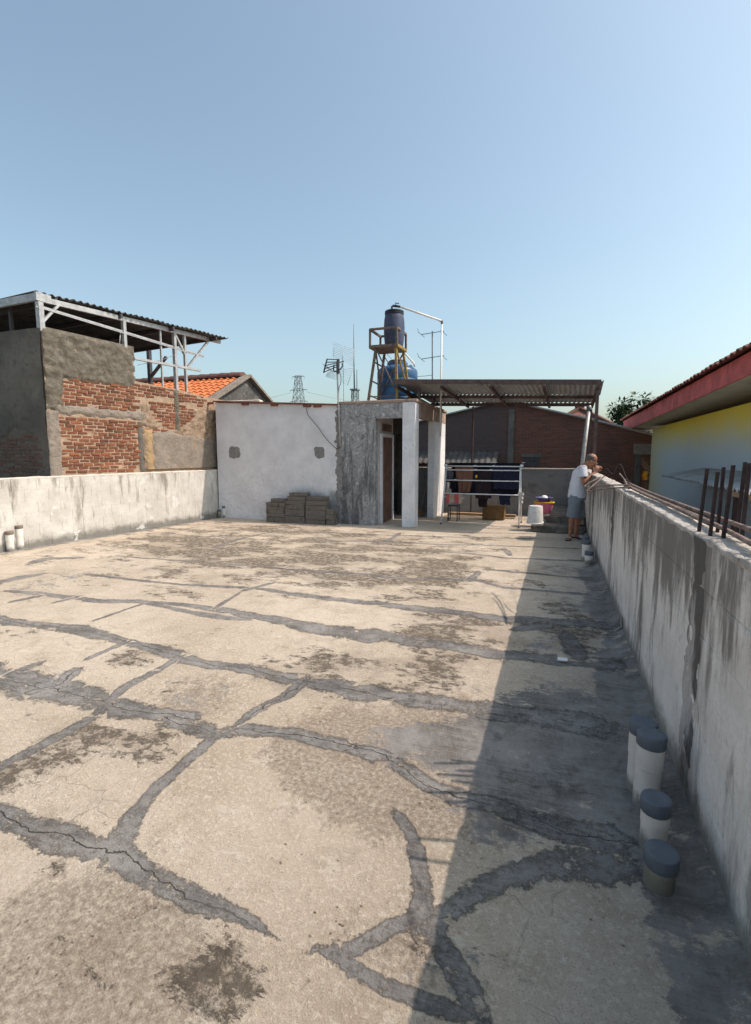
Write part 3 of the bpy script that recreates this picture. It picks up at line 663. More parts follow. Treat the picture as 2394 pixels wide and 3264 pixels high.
def cap_top(name, x0, x1, y0, y1, z, mat, parent, fn=None, amp=0.018, dy=0.04):
    nu = 8; nv = int((y1-y0)/dy)
    def f(a, b):
        u = a*1.0; y = y0+(y1-y0)*b
        # cross-section: up the inner face, over, down the outer face
        prof = [(x0+.006, -0.03), (x0+.002, -0.016), (x0+.001, -0.006), (x0+0.014, 0.0), ((x0+x1)/2, 0.004), (x1-0.014, 0.0), (x1-.001, -0.006), (x1, -0.016), (x1-.004, -0.03)]
        i = min(8, int(round(a*8))); px, pz = prof[i]
        p = Vector((px, y, z+pz)); nz = (noise.fractal(Vector((px*9, y*6, z)), .8, 2, 6)*amp if i in (2, 3, 4, 5, 6) else 0)
        q = Vector((px+noise.noise(Vector((px*5, y*7, 3)))*0.005*(-1 if i < 4 else 1), y, z+pz+nz))
        return fn(q) if fn else q
    return sheet(name, f, nu, nv, mat, parent)
cap_top('mortar_coping', RX-0.003, RX+0.15, -3, 13.5, 1.236, M['rcap'], rw, None, .011, .03)
# mortar fillet at foot -------------------------------------------------
# left parapet --------------------------------------------------------
lw = tag(empty('left_parapet_wall', left(8, -0.07)), 'low limewashed block parapet in full sun below the brick house', 'wall')
bpy.context.view_layer.update()
ang = math.atan2(LD.y, LD.x)
def lbox(name, y0, y1, o0, o1, z0, z1, mat, parent, bevel=0.004):
    """box along the left wall line; o = offset towards the terrace"""
    bm = bmesh.new(); L = (y1-y0)/LD.y
    bm_box(bm, 0, L, -max(o0, o1), -min(o0, o1), z0, z1, bevel)
    p = left(y0); bm.transform(Matrix.Translation((p.x, p.y, 0)) @ Matrix.Rotation(ang, 4, 'Z') @ Matrix.Scale(1, 4))
    return obj(name, bm, mat, parent)
lbox('wall_core', -3, 10.42, -0.13, -0.006, -0.05, 1.18, M['lwall'], lw)
bl2 = block_mesh(0.3992, 0.1987, 0.14, 4, .0016, .0008)
for me in bl2: me.materials.append(M['lwall'])
for c in range(6):
    y = 3.6+(0.2 if c % 2 else 0)
    while y < 10.3:
        if True:
            o = link('concrete_block', bl2[(c*5+int(y*7)) % 4], None, lw); p = left(y, -0.0695+random.uniform(-.0015, .0015), 0.10+c*0.199)
            o.location = p-lw.location; o.rotation_euler.z = ang+(math.pi/2)*0; o.matrix_parent_inverse = Matrix.Identity(4)
        y += 0.4
for k, cy0 in enumerate((5.25, 8.3)):
    panel('cast_column', left(cy0-0.11, -0.001), LD*0.22, (0, 0, 1.2), LN, lambda u, v, k=k: min(u, 0.22-u)+rag(u, v, .03, 9, k+5)+.01, M['lwall'], lw, 0.025, 0.010, 0.012, 8, 0.03)
def lfn(q):  # q.x offset, q.y along
    p = left(q.y, q.x); return Vector((p.x, p.y, q.z))
cap_top('limewashed_coping', -0.15, 0.004, -3, 10.42, 1.205, M['lcap'], lw, lfn, 0.009, 0.04)

# ================================================================== BRICK HOUSE (left neighbour)
HO = -0.155                                   # wall face sits behind the parapet
bh = tag(empty('brick_house', left(8, HO-0.1, -3.5)), 'half-plastered red brick neighbour house with grey cement upper wall', 'house')
YC = ONL(100, 880, HO).y                       # corner seen at the shaded end wall
def zL(x, y): return ONL(x, y, HO).z
def uL(x, y):                                   # distance along the wall from the corner
    return (ONL(x, y, HO).y-YC)/LD.y
O_ = left(YC, HO); 
prof = [(0.0, 3.80), (uL(288, 766), 3.80), (uL(292, 838), 3.13), (uL(383, 852), 3.10), (uL(451, 872), 3.02), (uL(492, 877), 2.98)]
UEND = prof[-1][0]+0.6
def top_at(u):
    if u < prof[1][0]: return 3.79
    return float(np.interp(u, [p[0] for p in prof[2:]], [p[1] for p in prof[2:]]))
bm = bmesh.new()
outline = [(0, -3.5), (UEND, -3.5), (UEND, 2.95), (prof[4][0], 3.0), (prof[3][0], 3.08), (prof[2][0]+0.02, 3.12), (prof[1][0], 3.78), (0, 3.79)]
f0 = [bm.verts.new(O_+LD*u+Vector((0, 0, z))) for u, z in outline]
f1 = [bm.verts.new(O_+LD*u-LN*0.15+Vector((0, 0, z-0.004))) for u, z in outline]
bm.faces.new(f0); bm.faces.new(f1[::-1])
for i in range(len(f0)): bm.faces.new((f0[i], f1[i], f1[(i+1) % len(f0)], f0[(i+1) % len(f0)]))
obj('mortar_wall', bm, M['mortar'], bh)
# end wall facing the terrace viewer, in shade
EW = 6.0
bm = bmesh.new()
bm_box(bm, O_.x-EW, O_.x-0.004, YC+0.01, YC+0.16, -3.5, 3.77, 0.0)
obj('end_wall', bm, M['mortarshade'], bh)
# back walls so the house is a volume
bm = bmesh.new(); bm_box(bm, O_.x-EW, O_.x-EW+0.15, YC+0.17, YC+5.2, -3.5, 3.0); obj('far_wall', bm, M['frame_conc'], bh)
bm = bmesh.new(); bm_box(bm, O_.x-EW+0.151, O_.x-0.17, YC+0.2, YC+5.0, 2.80, 2.95); obj('roof_slab', bm, M['frame_conc'], bh)
# regions of the long wall, in (u, z)
uc0, uc1 = -0.02, 0.19                           # corner column
zb0, zb1 = zL(200, 906)-0.07, zL(200, 906)+0.07  # ring beam
ucol = uL(308, 980)                              # middle column
zp = zL(200, 836)                                # foot of the cement dash
def bricks(region, mat, face, parent, u0, u1, z0, z1, names='brick', jd=0.007, cap=295):
    ms = []
    for k in range(6):
        bm = bmesh.new(); bm_box(bm, -0.098, 0.098, -0.03, 0.03, -0.0258, 0.0258, 0.006, 0.0055)
        me = bpy.data.meshes.new('brick'); bm.to_mesh(me); bm.free(); me.materials.append(mat); ms.append(me)
    row = 0; z = z0; cnt = 0
    while z < z1:
        u = u0+(0.105 if row % 2 else 0)+random.uniform(-.02, .02)
        while u < u1:
            L = 0.205+random.uniform(-.02, .015)
            if region(u+L/2, z) and cnt < cap:
                o = link(names, ms[random.randrange(6)], None, parent)
                p, rz = face(u+L/2, z+random.uniform(-.004, .004), random.uniform(-.012, jd))
                o.location = p-parent.location; o.matrix_parent_inverse = Matrix.Identity(4)
                o.rotation_euler = (random.uniform(-.03, .03), random.uniform(-.025, .025), rz)
                o.scale = (L/0.205*0.985, 1, random.uniform(.9, 1.06)); cnt += 1
            u += L+0.013
        z += 0.0655; row += 1
    return cnt
def lface(u, z, d):
    return O_+LD*u+LN*(d-0.016)+Vector((0, 0, z)), ang
BOT = 1.27
def reg_long(u, z):
    if z > top_at(u)-0.06: return False
    if u < 0.20: return False
    if zb0-0.03 < z < zb1+0.03 and u < ucol+0.05: return False
    if u < ucol-0.02:
        return z < zp+0.12*noise.noise(Vector((u*2, z*2, 1)))+0.02
    # beyond the column: bricks in the upper band and in broken patches
    if u > uL(452, 950): return False
    t = noise.noise(Vector((u*1.6, z*2.2, 5)))
    band = z > top_at(u)-0.30-0.14*t
    patch = (2.05 < z < 2.75 and t > -0.02 and u < uL(440, 950))
    return band or patch
nb = bricks(reg_long, M['brick'], lface, bh, 0.0, UEND-0.2, BOT, 3.8)
def eface(u, z, d):
    return Vector((O_.x-0.05-u, YC+0.01-(d-0.02), z)), 0.0
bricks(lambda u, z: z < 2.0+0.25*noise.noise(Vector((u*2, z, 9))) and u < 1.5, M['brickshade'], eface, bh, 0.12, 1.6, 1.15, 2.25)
# cement dash above, ragged foot
def sd_dash(u, v):
    z = BOT+v
    d = min(u+0.03, prof[1][0]-u+0.02, 3.80-z, (z-zp)+0.10*noise.noise(Vector((u*2, 1.5, 1))))
    # dark plaster tail running down next to the corner
    d2 = min(u+0.03, 0.34-u+0.05*noise.noise(Vector((v*4, 2, 2))), z-2.35, 3.8-z)
    return max(d, d2)+rag(u, v, .05, 6, 3)
panel('cement_dash', O_+Vector((0, 0, BOT)), LD*(prof[1][0]+0.06), (0, 0, 3.82-BOT), LN, sd_dash, M['plaster_grey'], bh, 0.03, 0.028, 0.036, 9, 0.05)
panel('corner_column', O_+Vector((0, 0, BOT-0.1))-LD*0.02, LD*0.26, (0, 0, 1.2), LN, lambda u, v: min(u+.01, 0.23-u)+rag(u, v, .03, 8, 4), M['frame_conc'], bh, 0.03, 0.03, 0.015, 8, 0.04)
panel('ring_beam', O_+LD*0.12+Vector((0, 0, zb0-0.08)), LD*(ucol+0.1), (0, 0, 0.32), LN, lambda u, v: min(v-0.06, 0.25-v, u, ucol+0.05-u)+rag(u, v, .04, 6, 6), M['frame_conc'], bh, 0.03, 0.028, 0.016, 8, 0.04)
panel('middle_column', O_+LD*(ucol-0.06)+Vector((0, 0, BOT-.05)), LD*0.2, (0, 0, 1.05), LN, lambda u, v: min(u, 0.16-u)+rag(u, v, .03, 9, 8), M['plaster_dark'], bh, 0.03, 0.02, 0.014, 8, 0.03)
UE = uL(486, 960)
def sd_tan(u, v):
    z = BOT+v; uu = u+ucol+0.05
    t = noise.noise(Vector((uu*1.6, z*2.2, 5)))
    d = min(u, 2.68-z+0.12*t) if z < 3.2 else -1
    d = min(d, top_at(uu)-0.28-0.14*t-z)
    if 2.05 < z < 2.75 and t > -0.04 and uu < uL(440, 950): d = -0.04*(t+.04)/.1
    return d+rag(uu, v, .05, 6, 11)
panel('tan_render', O_+LD*(ucol+0.05)+Vector((0, 0, BOT)), LD*(UEND-ucol-0.1), (0, 0, 1.75), LN, sd_tan, M['plaster_tan'], bh, 0.03, 0.026, 0.034, 11, 0.04)
panel('smooth_render_patch', O_+LD*(ucol+0.28)+Vector((0, 0, BOT)), LD*(UEND-ucol-0.5), (0, 0, 0.85), LN, lambda u, v: min(u, 0.80-v+0.05*math.sin(u*3))+rag(u, v, .05, 4, 14), M['frame_conc'], bh, 0.05, 0.04, 0.01, 4, 0.06)
panel('ochre_stain_patch', O_+LD*(ucol+0.10)+Vector((0, 0, BOT)), LD*0.26, (0, 0, 0.9), LN, lambda u, v: min(u, 0.22-u, 0.86-v)+rag(u, v, .04, 5, 15), M['plaster_ochre'], bh, 0.03, 0.046, 0.008, 6, 0.04)
panel('grey_column_strip', O_+LD*uL(384, 930)+Vector((0, 0, 2.1)), LD*0.16, (0, 0, 0.95), LN, lambda u, v: min(u, 0.14-u)+rag(u, v, .03, 8, 17), M['plaster_grey'], bh, 0.03, 0.035, 0.012, 8, 0.03)
panel('upper_course_plaster', O_+LD*0.0+Vector((0, 0, 3.64)), LD*0.8, (0, 0, 0.16), LN, lambda u, v: -1+rag(u, v), M['plaster_grey'], bh) if False else None
# shaded end wall skin: dark cement above brick
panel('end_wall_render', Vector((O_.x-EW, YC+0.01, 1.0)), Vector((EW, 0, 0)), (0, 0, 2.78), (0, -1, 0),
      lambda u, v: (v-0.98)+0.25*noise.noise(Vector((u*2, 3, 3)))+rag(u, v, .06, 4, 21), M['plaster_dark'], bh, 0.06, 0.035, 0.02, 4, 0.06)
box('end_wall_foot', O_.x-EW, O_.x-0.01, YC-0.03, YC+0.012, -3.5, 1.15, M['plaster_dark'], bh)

# ================================================================== STEEL SHELTER over the brick house
st = tag(empty('steel_shelter', left(9, HO-0.1, 3.0)), 'open pale steel shelter with dark corrugated roof above the brick house', 'shelter')
SO = HO-0.03
def SL(x, y, o=SO): return ONL(x, y, o)
P_nr, P_fr = SL(76, 640), SL(500, 744, SO+0.25)
zroof = [P_nr.z, P_fr.z]
W = 5.5
side = Vector((-1, 0.03, -0.035))
Lr = P_fr-P_nr
for k in range(7):                                 # sheets laid side by side, each its own part
    a = k/7.0
    o = corrugated('roof_sheet', P_nr+Lr*a+Vector((0, 0, 0.012*(k % 2))), side*W, Lr*(1/7+0.012), M['corrdark'], st, 0.13, 0.022, 0.006) if False else \
        corrugated('roof_sheet', P_nr+Lr*a+Vector((0, 0, 0.010*(k % 2))), Lr*(1/7+0.012), side*W, M['corrdark'], st, 0.13, 0.022, 0.006)
bar('fascia_beam', SL(90, 652)+Vector((0, -0.06, -0.02)), SL(90, 652)+Vector((-4.5, -0.2, -0.20)), 0.13, M['steel'], st, 0.05, (0, 0.05, 1))
bar('eave_beam', SL(93, 659), SL(484, 752), 0.055, M['steel'], st, 0.09)
bar('rail', SL(79, 671), SL(448, 783), 0.03, M['steel'], st, 0.03)
bar('rail', SL(79, 674, SO+0.03), SL(448, 786, SO+0.03), 0.018, M['steel'], st, 0.018)
bar('rail', SL(294, 788), SL(440, 815), 0.07, M['steel'], st, 0.05)
for x0, y0, x1, y1, wd in ((86, 664, 86, 722, .09), (271, 702, 274, 771, .07), (352, 727, 356, 852, .035), (382, 724, 386, 857, .07), (405, 738, 409, 864, .055)):
    a, b = SL(x0, y0), SL(x1, y1); b.x, b.y = a.x, a.y
    bar('post', a, b+Vector((0, 0, -0.05)), wd, M['steel'], st, wd)
for x0, y0, x1, y1 in ((91, 710, 127, 672), (384, 734, 405, 778)):
    bar('brace', SL(x0, y0), SL(x1, y1), 0.06, M['steel'], st, 0.04)
bar('brace', SL(409, 812), SL(457, 752, SO+0.03), 0.06, M['steel'], st, 0.04)
for (x0, y0, x1, y1, yy) in ((327, 762, 332, 843, 10.6),):
    a, b = ONY(x0, y0, yy+1.2), ONY(x1, y1, yy+1.2); b.x, b.y = a.x, a.y
    bar('rear_post', a, b+Vector((0, 0, -.4)), 0.10, M['steeldark'], st)
    bar('rear_brace', ONY(333, 828, yy+1.2), ONY(366, 785, yy+1.2), 0.07, M['steeldark'], st)
for k in range(4):
    a = P_nr+Lr*(0.08+0.28*k)+Vector((0, 0, -0.07))
    bar('purlin', a, a+side*W*0.97, 0.05, M['steeldark'], st, 0.08)
for k in range(3):
    p = O_+Vector((-0.9-0.9*k, 0.12, 3.78)); bar('inner_post', p, p+Vector((0, 0, 0.58-0.03*k)), 0.05, M['steeldark'], st)
bar('fascia_end', SL(90, 652)+Vector((0.01, -0.11, -0.02)), SL(90, 652)+Vector((0.012, 0.16, -0.02)), 0.14, M['steel'], st, 0.05, (0, 0, 1))
# wires below the shelter
tag(tube('sagging_wire', smooth_pts([SL(303, 803), SL(330, 797), SL(360, 790), SL(385, 780)], 4), 0.006, M['wire']), 'thin sagging wire strung behind the shelter posts', 'wire')

# small tv antenna on the shelter post
an = tag(empty('shelter_antenna', SL(262, 768)), 'small thin rod antenna leaning on the shelter post', 'antenna')
tube('mast', [SL(262, 775), SL(265, 728)], 0.008, M['steel'], an)
for k in range(4): tube('rod', [SL(243+k*3, 751+k*5), SL(285-k*2, 764+k*3)], 0.004, M['wire'], an)

# ================================================================== ORANGE TILED HOUSE behind
GXo = -9.3
oh = tag(empty('tiled_house', (GXo-2, 14, -3.5)), 'orange clay tiled house with blackened cement gable behind white room', 'house')
ap, gl, gr_ = ONX(543, 829, GXo), ONX(478, 872, GXo), ONX(592, 886, GXo)
gl = ap+(gl-ap)*1.25; gr_ = ap+(gr_-ap)*1.25
bm = bmesh.new()
pts = [gl, ap, gr_, Vector((GXo, gr_.y, -3.5)), Vector((GXo, gl.y, -3.5))]
f0 = [bm.verts.new(p) for p in pts]; f1 = [bm.verts.new(p+Vector((-0.15, 0, 0))) for p in pts]
bm.faces.new(f0); bm.faces.new(f1[::-1])
for i in range(5): bm.faces.new((f0[i], f1[i], f1[(i+1) % 5], f0[(i+1) % 5]))
obj('gable_wall', bm, M['gable'], oh)
for a, b in ((gl, ap), (ap, gr_)):
    d = (b-a).normalized(); bar('verge_coping', a+Vector((0.0, 0, 0.03)), b+d*0.03+Vector((0.0, 0, 0.03)), 0.30, M['frame_conc'], oh, 0.07, (1, 0, 0))
LH = 6.5
box('front_wall', GXo-LH, GXo-0.16, gl.y+0.1, gl.y+0.25, -3.5, gl.z-0.12, M['gable'], oh)
sl = (ap-gl); n_rows = 14; su = sl.normalized(); nrm = Vector((1, 0, 0)).cross(su); nrm = nrm if nrm.z > 0 else -nrm
bm = bmesh.new(); q = [gl+Vector((-.16, 0, 0)), ap+Vector((-.16, 0, 0)), ap+Vector((-LH, 0, -0.02)), gl+Vector((-LH, 0, -0.02))]
bm.faces.new([bm.verts.new(p-nrm*0.05) for p in q]); bm.faces.new([bm.verts.new(p-nrm*0.07) for p in q][::-1])
q2 = [gr_+Vector((-.16, 0, 0)), ap+Vector((-.16, 0, 0)), ap+Vector((-LH, 0, -0.02)), gr_+Vector((-LH, 0, -0.02))]
bm.faces.new([bm.verts.new(p-Vector((0, 0, 0.05))) for p in q2]); obj('roof_boards', bm, M['ridge'], oh)
def tile_mesh(wd, ln, mat, name='roof_tile', h=0.028):
    bm = bmesh.new(); nx = 6; rows = []
    for j in (0, 1):
        rows.append([[bm.verts.new((wd*(i/nx-0.5), ln*(s-0.5), h*(0.5+0.5*math.sin(2*math.pi*i/nx+0.6))+(0.030 if s == 0 else 0)-0.018*j)) for i in range(nx+1)] for s in (0, 1)])
    for r, flip in ((rows[0], False), (rows[1], True)):
        for i in range(nx):
            f = (r[0][i], r[0][i+1], r[1][i+1], r[1][i]); bm.faces.new(f[::-1] if flip else f)
    for s in (0, 1):
        for i in range(nx): bm.faces.new((rows[0][s][i], rows[1][s][i], rows[1][s][i+1], rows[0][s][i+1]))
    me = bpy.data.meshes.new(name); bm.normal_update(); bm.to_mesh(me); bm.free(); me.materials.append(mat); return me
tm = tile_mesh(0.235, 0.32, M['orange'], 'roof_tile', .05)
xa = Vector((1, 0, 0)); rot = Matrix((xa, su, nrm)).transposed().to_euler()
rows_ = int(sl.length/0.27); cnt = 0
for r in range(rows_-9 if rows_ > 9 else 0, rows_):
    for k in range(26):
        p = gl+su*(0.27*r+0.16+(sl.length-0.27*rows_))+xa*(-0.28-0.228*k-0.0*(r % 2))+nrm*0.005
        o = link('roof_tile', tm, None, oh); o.location = p-oh.location; o.matrix_parent_inverse = Matrix.Identity(4); o.rotation_euler = rot; cnt += 1
bm = bmesh.new()
ridge_me = None
for k in range(16):
    a = ap+Vector((-0.12-0.4*k, 0, 0.0)); b = a+Vector((-0.42, 0, 0.012))
    if ridge_me is None:
        bm2 = bmesh.new(); 
        ra = [bm2.verts.new((0, 0.13*math.cos(t), 0.10*math.sin(t)-0.03)) for t in [math.pi*i/8 for i in range(9)]]
        rb = [bm2.verts.new((-0.42, 0.145*math.cos(t), 0.115*math.sin(t)-0.03)) for t in [math.pi*i/8 for i in range(9)]]
        for i in range(8): bm2.faces.new((ra[i], ra[i+1], rb[i+1], rb[i]))
        bm2.faces.new(ra[::-1]); bm2.faces.new(rb)
        ridge_me = bpy.data.meshes.new('ridge_tile'); bm2.normal_update(); bm2.to_mesh(ridge_me); bm2.free(); ridge_me.materials.append(M['ridge'])
    o = link('ridge_tile', ridge_me, None, oh); o.location = a-oh.location+Vector((0, 0, .05)); o.scale = (1, 1.5, 1.5); o.matrix_parent_inverse = Matrix.Identity(4)
bm.free()

# ================================================================== ROOFTOP ROOM (white) with porch
FY = 10.35
XL, XM, XD, XP0, XP1 = -7.99, -4.63, -3.77, -3.15, -2.86
rr = tag(empty('rooftop_room', (-5.4, 11.5, 0)), 'flat-roofed white rooftop room with peeling mouldy corner and open porch', 'building')
bm = bmesh.new()
pts = [(XL, 0), (XM, 0), (XM, 2.68), (XL, 2.86)]
f0 = [bm.verts.new((x, FY, z)) for x, z in pts]; f1 = [bm.verts.new((x, FY+0.15, z)) for x, z in pts]
bm.faces.new(f0[::-1]); bm.faces.new(f1)
for i in range(4): bm.faces.new((f0[i], f1[i], f1[(i+1) % 4], f0[(i+1) % 4]))
obj('front_wall', bm, M['white'], rr)
box('side_wall', XL, XL+0.15, FY+0.152, 13.4, 0, 2.6, M['white'], rr)
box('rear_wall', XL+0.152, XD-0.154, 13.25, 13.4, 0, 2.6, M['white'], rr)
# roof sheet with thin red edge, falling to the right
def roofpt(u, v):
    x = XL-0.02+(XM-XL+0.0)*u; return Vector((x, FY-0.07+3.2*v, 2.905-0.19*u+0.02*v))
bm = bmesh.new()
a = [bm.verts.new(roofpt(u, v)) for u, v in ((0, 0), (1, 0), (1, 1), (0, 1))]; b = [bm.verts.new(roofpt(u, v)-Vector((0, 0, 0.035))) for u, v in ((0, 0), (1, 0), (1, 1), (0, 1))]
bm.faces.new(a); bm.faces.new(b[::-1])
for i in range(4): bm.faces.new((a[i], b[i], b[(i+1) % 4], a[(i+1) % 4]))
rs_ = obj('roof_sheet', bm, M['redroof'], rr)
for vx in (462, 539, 603, 675, 698):
    p = ONY(vx, 889, FY-0.03); z = 2.905-0.19*((p.x-XL)/(XM-XL))-0.035
    box('rafter_end', p.x-0.09, p.x+0.09, FY-0.055, FY-0.002, z-0.055, z-0.002, M['redroof'], rr)
# white painted ledge on the roof against the gable
box('roof_ledge', XL-0.3, ONY(575, 880, 11.2).x, 11.1, 11.3, 2.8, 2.985, M['lcap'], rr, 0.02, 0.01)
# peeling section and lintel
box('peeling_wall', XM+0.002, XD, FY-0.012, FY+0.15, 0, 2.37, M['peel'], rr)
box('lintel', XM+0.002, XP0-0.002, FY-0.012, FY+0.15, 2.372, 2.70, M['peel'], rr)
box('pillar', XP0, XP1, FY-0.02, FY+0.27, 0, 2.70, M['pillar'], rr, 0.008)
box('side_beam', XP1-0.16, XP1-0.004, FY+0.272, 13.4, 2.40, 2.70, M['slab'], rr)
box('rear_pier', XP1-0.16, XP1-0.002, 12.1, 13.38, 0, 2.398, M['pillar'], rr)
box('roof_slab', XM-0.05, XP1+0.03, FY-0.03, 13.42, 2.702, 2.765, M['slab'], rr, 0.01)
box('porch_wall', XD-0.15, XD, FY+0.152, 11.60, 0, 2.695, M['soffit'], rr)
box('stair_recess', XD-0.15, XD, 12.45, 13.4, 0, 2.695, M['darkroom'], rr)  # flush wall piece, dark colour stands in for the unlit doorway
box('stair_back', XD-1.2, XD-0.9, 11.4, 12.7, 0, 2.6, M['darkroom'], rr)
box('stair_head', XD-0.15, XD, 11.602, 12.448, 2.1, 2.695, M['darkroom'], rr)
d = box('door', XD+0.004, XD+0.035, 10.72, 11.42, 0.02, 1.98, M['door'], rr)
def sub(child, part): child.parent = part; child.matrix_parent_inverse = Matrix.Identity(4)
box('door_frame', XD+0.003, XD+0.05, 10.62, 10.718, 0.0, 2.06, M['pillar'], d); box('door_frame', XD+0.003, XD+0.05, 11.422, 11.52, 0.0, 2.06, M['pillar'], d)
box('door_frame', XD+0.003, XD+0.05, 10.72, 11.42, 1.985, 2.06, M['pillar'], d)
box('vent', XD+0.004, XD+0.03, 10.75, 11.40, 2.12, 2.28, M['door'], d)
box('handle', XD+.036, XD+.07, 11.30, 11.36, .98, 1.0, M['steel'], d)
for vx in (516, 703):
    p = ONY(vx, 995, FY); s_ = 0.165 if vx < 600 else 0.13
    panel('mortar_patch', (p.x-s_*1.3, FY-0.001, p.z-s_*1.3), (s_*2.6, 0, 0), (0, 0, s_*2.6), (0, -1, 0),
          lambda u, v, s_=s_: s_-(abs(u-s_*1.3)**4+abs(v-s_*1.3)**4)**.25+rag(u, v, .035, 6, s_*9), M['patchgrey'], rr, 0.018, 0.012, 0.012, 9, 0.02)
panel('corner_plaster', (XM-0.18, FY-0.001, 0), (0.30, 0, 0), (0, 0, 2.66), (0, -1, 0), lambda u, v: min(u-0.08, 0.24-u)+rag(u, v, .06, 7, 3), M['patchgrey'], rr, 0.025, 0.016, 0.01, 8, 0.03)

# cables and antenna pole on the white wall
def W(x, y, Yp=FY-0.05): return ONY(x, y, Yp)
tag(tube('wall_cable', smooth_pts([W(674.6, 897), W(677, 912), W(690, 928), W(703, 944), W(712, 958), W(726, 974), W(741, 987), W(748, 982)], 5), 0.007, M['cable']), 'black cable looping down the white wall from the roof edge', 'cable')
av = tag(empty('tv_antenna', W(747, 980)), 'dark panel antenna on a slim pole fixed to the white wall', 'antenna')
tube('pole', [W(749, 982), W(745, 895), W(742, 822), W(741, 800)], 0.02, M['steel'], av)
ah = W(743, 800)
AD = W(716, 812, FY+0.55)-W(743, 806)        # boom towards the back left
def A(x, y, dy=0.0): return ONY(x, y, FY-0.05+dy)
bar('balun_box', A(743, 822), A(744, 790), 0.06, M['antenna'], av, 0.05)
for (x0, y0, x1, y1) in ((719, 790, 743, 791), (717, 797, 743, 796), (715, 804, 756, 795), (714, 811, 745, 801), (712, 819, 742, 806)):
    tube('element', [A(x0, y0, 0.35), A(x1, y1)], 0.011, M['antenna'], av)
tube('reflector_arm', [A(720, 789, 0.35), A(716, 803, 0.35), A(712, 820, 0.35)], 0.018, M['antenna'], av)
tube('feed_loop', smooth_pts([A(735, 802), A(734, 815), A(743, 816), A(752, 808), A(753, 799)], 4), 0.016, M['antenna'], av)
for k in range(6): tube('rod', [A(709+k*3, 800+k*3.2, 0.3), A(722+k*3, 808+k*2.2, 0.42)], 0.004, M['antenna'], av)
tube('lead_wire', smooth_pts([A(746, 815), A(750, 830), A(749, 845), A(746, 852), A(745, 880), A(748, 889)], 5), 0.007, M['cable'], av)

# ---- stacked concrete blocks against the white wall
LEV = ['lowest', 'second lowest', 'third from the floor', 'fourth from the floor', 'fifth from the floor']
def stack(x0, x1, z0, hs, dep, col, y0=10.03, m='blockA'):
    z = z0
    for i_, h in enumerate(hs):
        labelled = 'grey-brown concrete block, %s in the %s' % (LEV[i_], col)
        j = random.uniform(-.012, .012)
        o = box('concrete_block', x0+j, x1+j-0.008, y0+random.uniform(-.008, .008), y0+dep, z+0.001, z+h-0.003, M[m], None, 0.006, 0.004)
        tag(o, labelled or 'grey-brown concrete block in the stack against the white wall', 'concrete block', 'concrete blocks stacked by the white wall'); z += h
    return z
zA = stack(-6.41, -5.90, 0, [.125, .085, .085, .085], .22, 'stack column under the three short blocks')
for k in range(3): tag(box('concrete_block', -6.42+.173*k, -6.42+.173*k+.166, 10.03, 10.22, zA+.001, zA+.088, M['blockA'], None, .006, .004), 'short grey concrete block, one of three in a row on the stack', 'concrete block', 'short blocks in a row on the stack')
tag(box('concrete_block', -6.32, -5.90, 10.09, 10.27, zA+.089, zA+.172, M['blockA'], None, .006, .004), 'dark concrete slab block lying across the three short blocks', 'concrete block')
zB = stack(-5.89, -5.38, 0, [.17, .16, .10, .10], .25, 'stack column under the topmost block')
zC = stack(-5.37, -4.86, 0, [.10, .11, .12, .11, .10], .25, 'stack column under the long block')
stack(-4.85, -4.66, 0, [.12, .12, .12], .22, 'narrow low column by the peeling corner')
tag(box('concrete_block', -5.81, -5.38, 10.08, 10.29, zB+.09, zB+.175, M['blockA'], None, .006, .004), 'thick dark concrete block crowning the block stack', 'concrete block')
tag(box('concrete_block', -5.86, -5.39, 10.05, 10.29, zB+.001, zB+.087, M['blockA'], None, .006, .004), 'dark concrete block just under the topmost block of the stack', 'concrete block')
tag(box('concrete_block', -5.37, -4.88, 10.08, 10.29, zC+.001, zC+.088, M['blockA'], None, .006, .004), 'long concrete block on the stack beside the peeling corner', 'concrete block')

# ================================================================== WATER TOWER
ts = tag(empty('tank_stand', (-4.0, 11.05, 2.765)), 'rusty yellow-brown angle-iron stand carrying the small drum', 'stand')
ZS = 2.766
Yf, Yb = 10.72, 11.42
tl, tr = ONY(814, 725, Yf), ONY(873, 722, Yf); zt = tl.z; zb = ONY(815, 763, Yf).z
X0, X1 = tl.x, tr.x
cor = [(X0, Yf), (X1, Yf), (X1, Yb), (X0, Yb)]
for i in range(4):
    a, b = cor[i], cor[(i+1) % 4]
    bar('top_rail', (*a, zt), (*b, zt), 0.045, M['angle'], ts)
    bar('platform_rail', (*a, zb), (*b, zb), 0.06, M['yellow'] if i in (1, 2) else M['angle'], ts)
    bar('cage_post', (*a, zb), (*a, zt), 0.042, M['angle'], ts)
box('platform', X0+0.03, X1-0.03, Yf+0.03, Yb-0.03, zb-0.035, zb-0.005, M['angle'], ts)
foot = [(ONY(810, 888, Yf-0.05).x, Yf-0.05), (X1+0.03, Yf-0.05), (X1+0.1, Yb+0.12), (X0-0.12, Yb+0.12)]
ins = [(X0+0.12, Yf+0.05), (X1-0.04, Yf+0.05), (X1-0.05, Yb-0.05), (X0+0.12, Yb-0.05)]
for i in range(4):
    bar('leg', (*ins[i], zb-0.03), (*foot[i], ZS+0.012), 0.05, M['yellow'] if i in (1, 2) else M['angle'], ts)
    box('foot_plate', foot[i][0]-0.05, foot[i][0]+0.05, foot[i][1]-0.05, foot[i][1]+0.05, ZS, ZS+0.012, M['angle'], ts)
def legp(i, t): return Vector((*ins[i], zb-0.03)).lerp(Vector((*foot[i], ZS)), t)
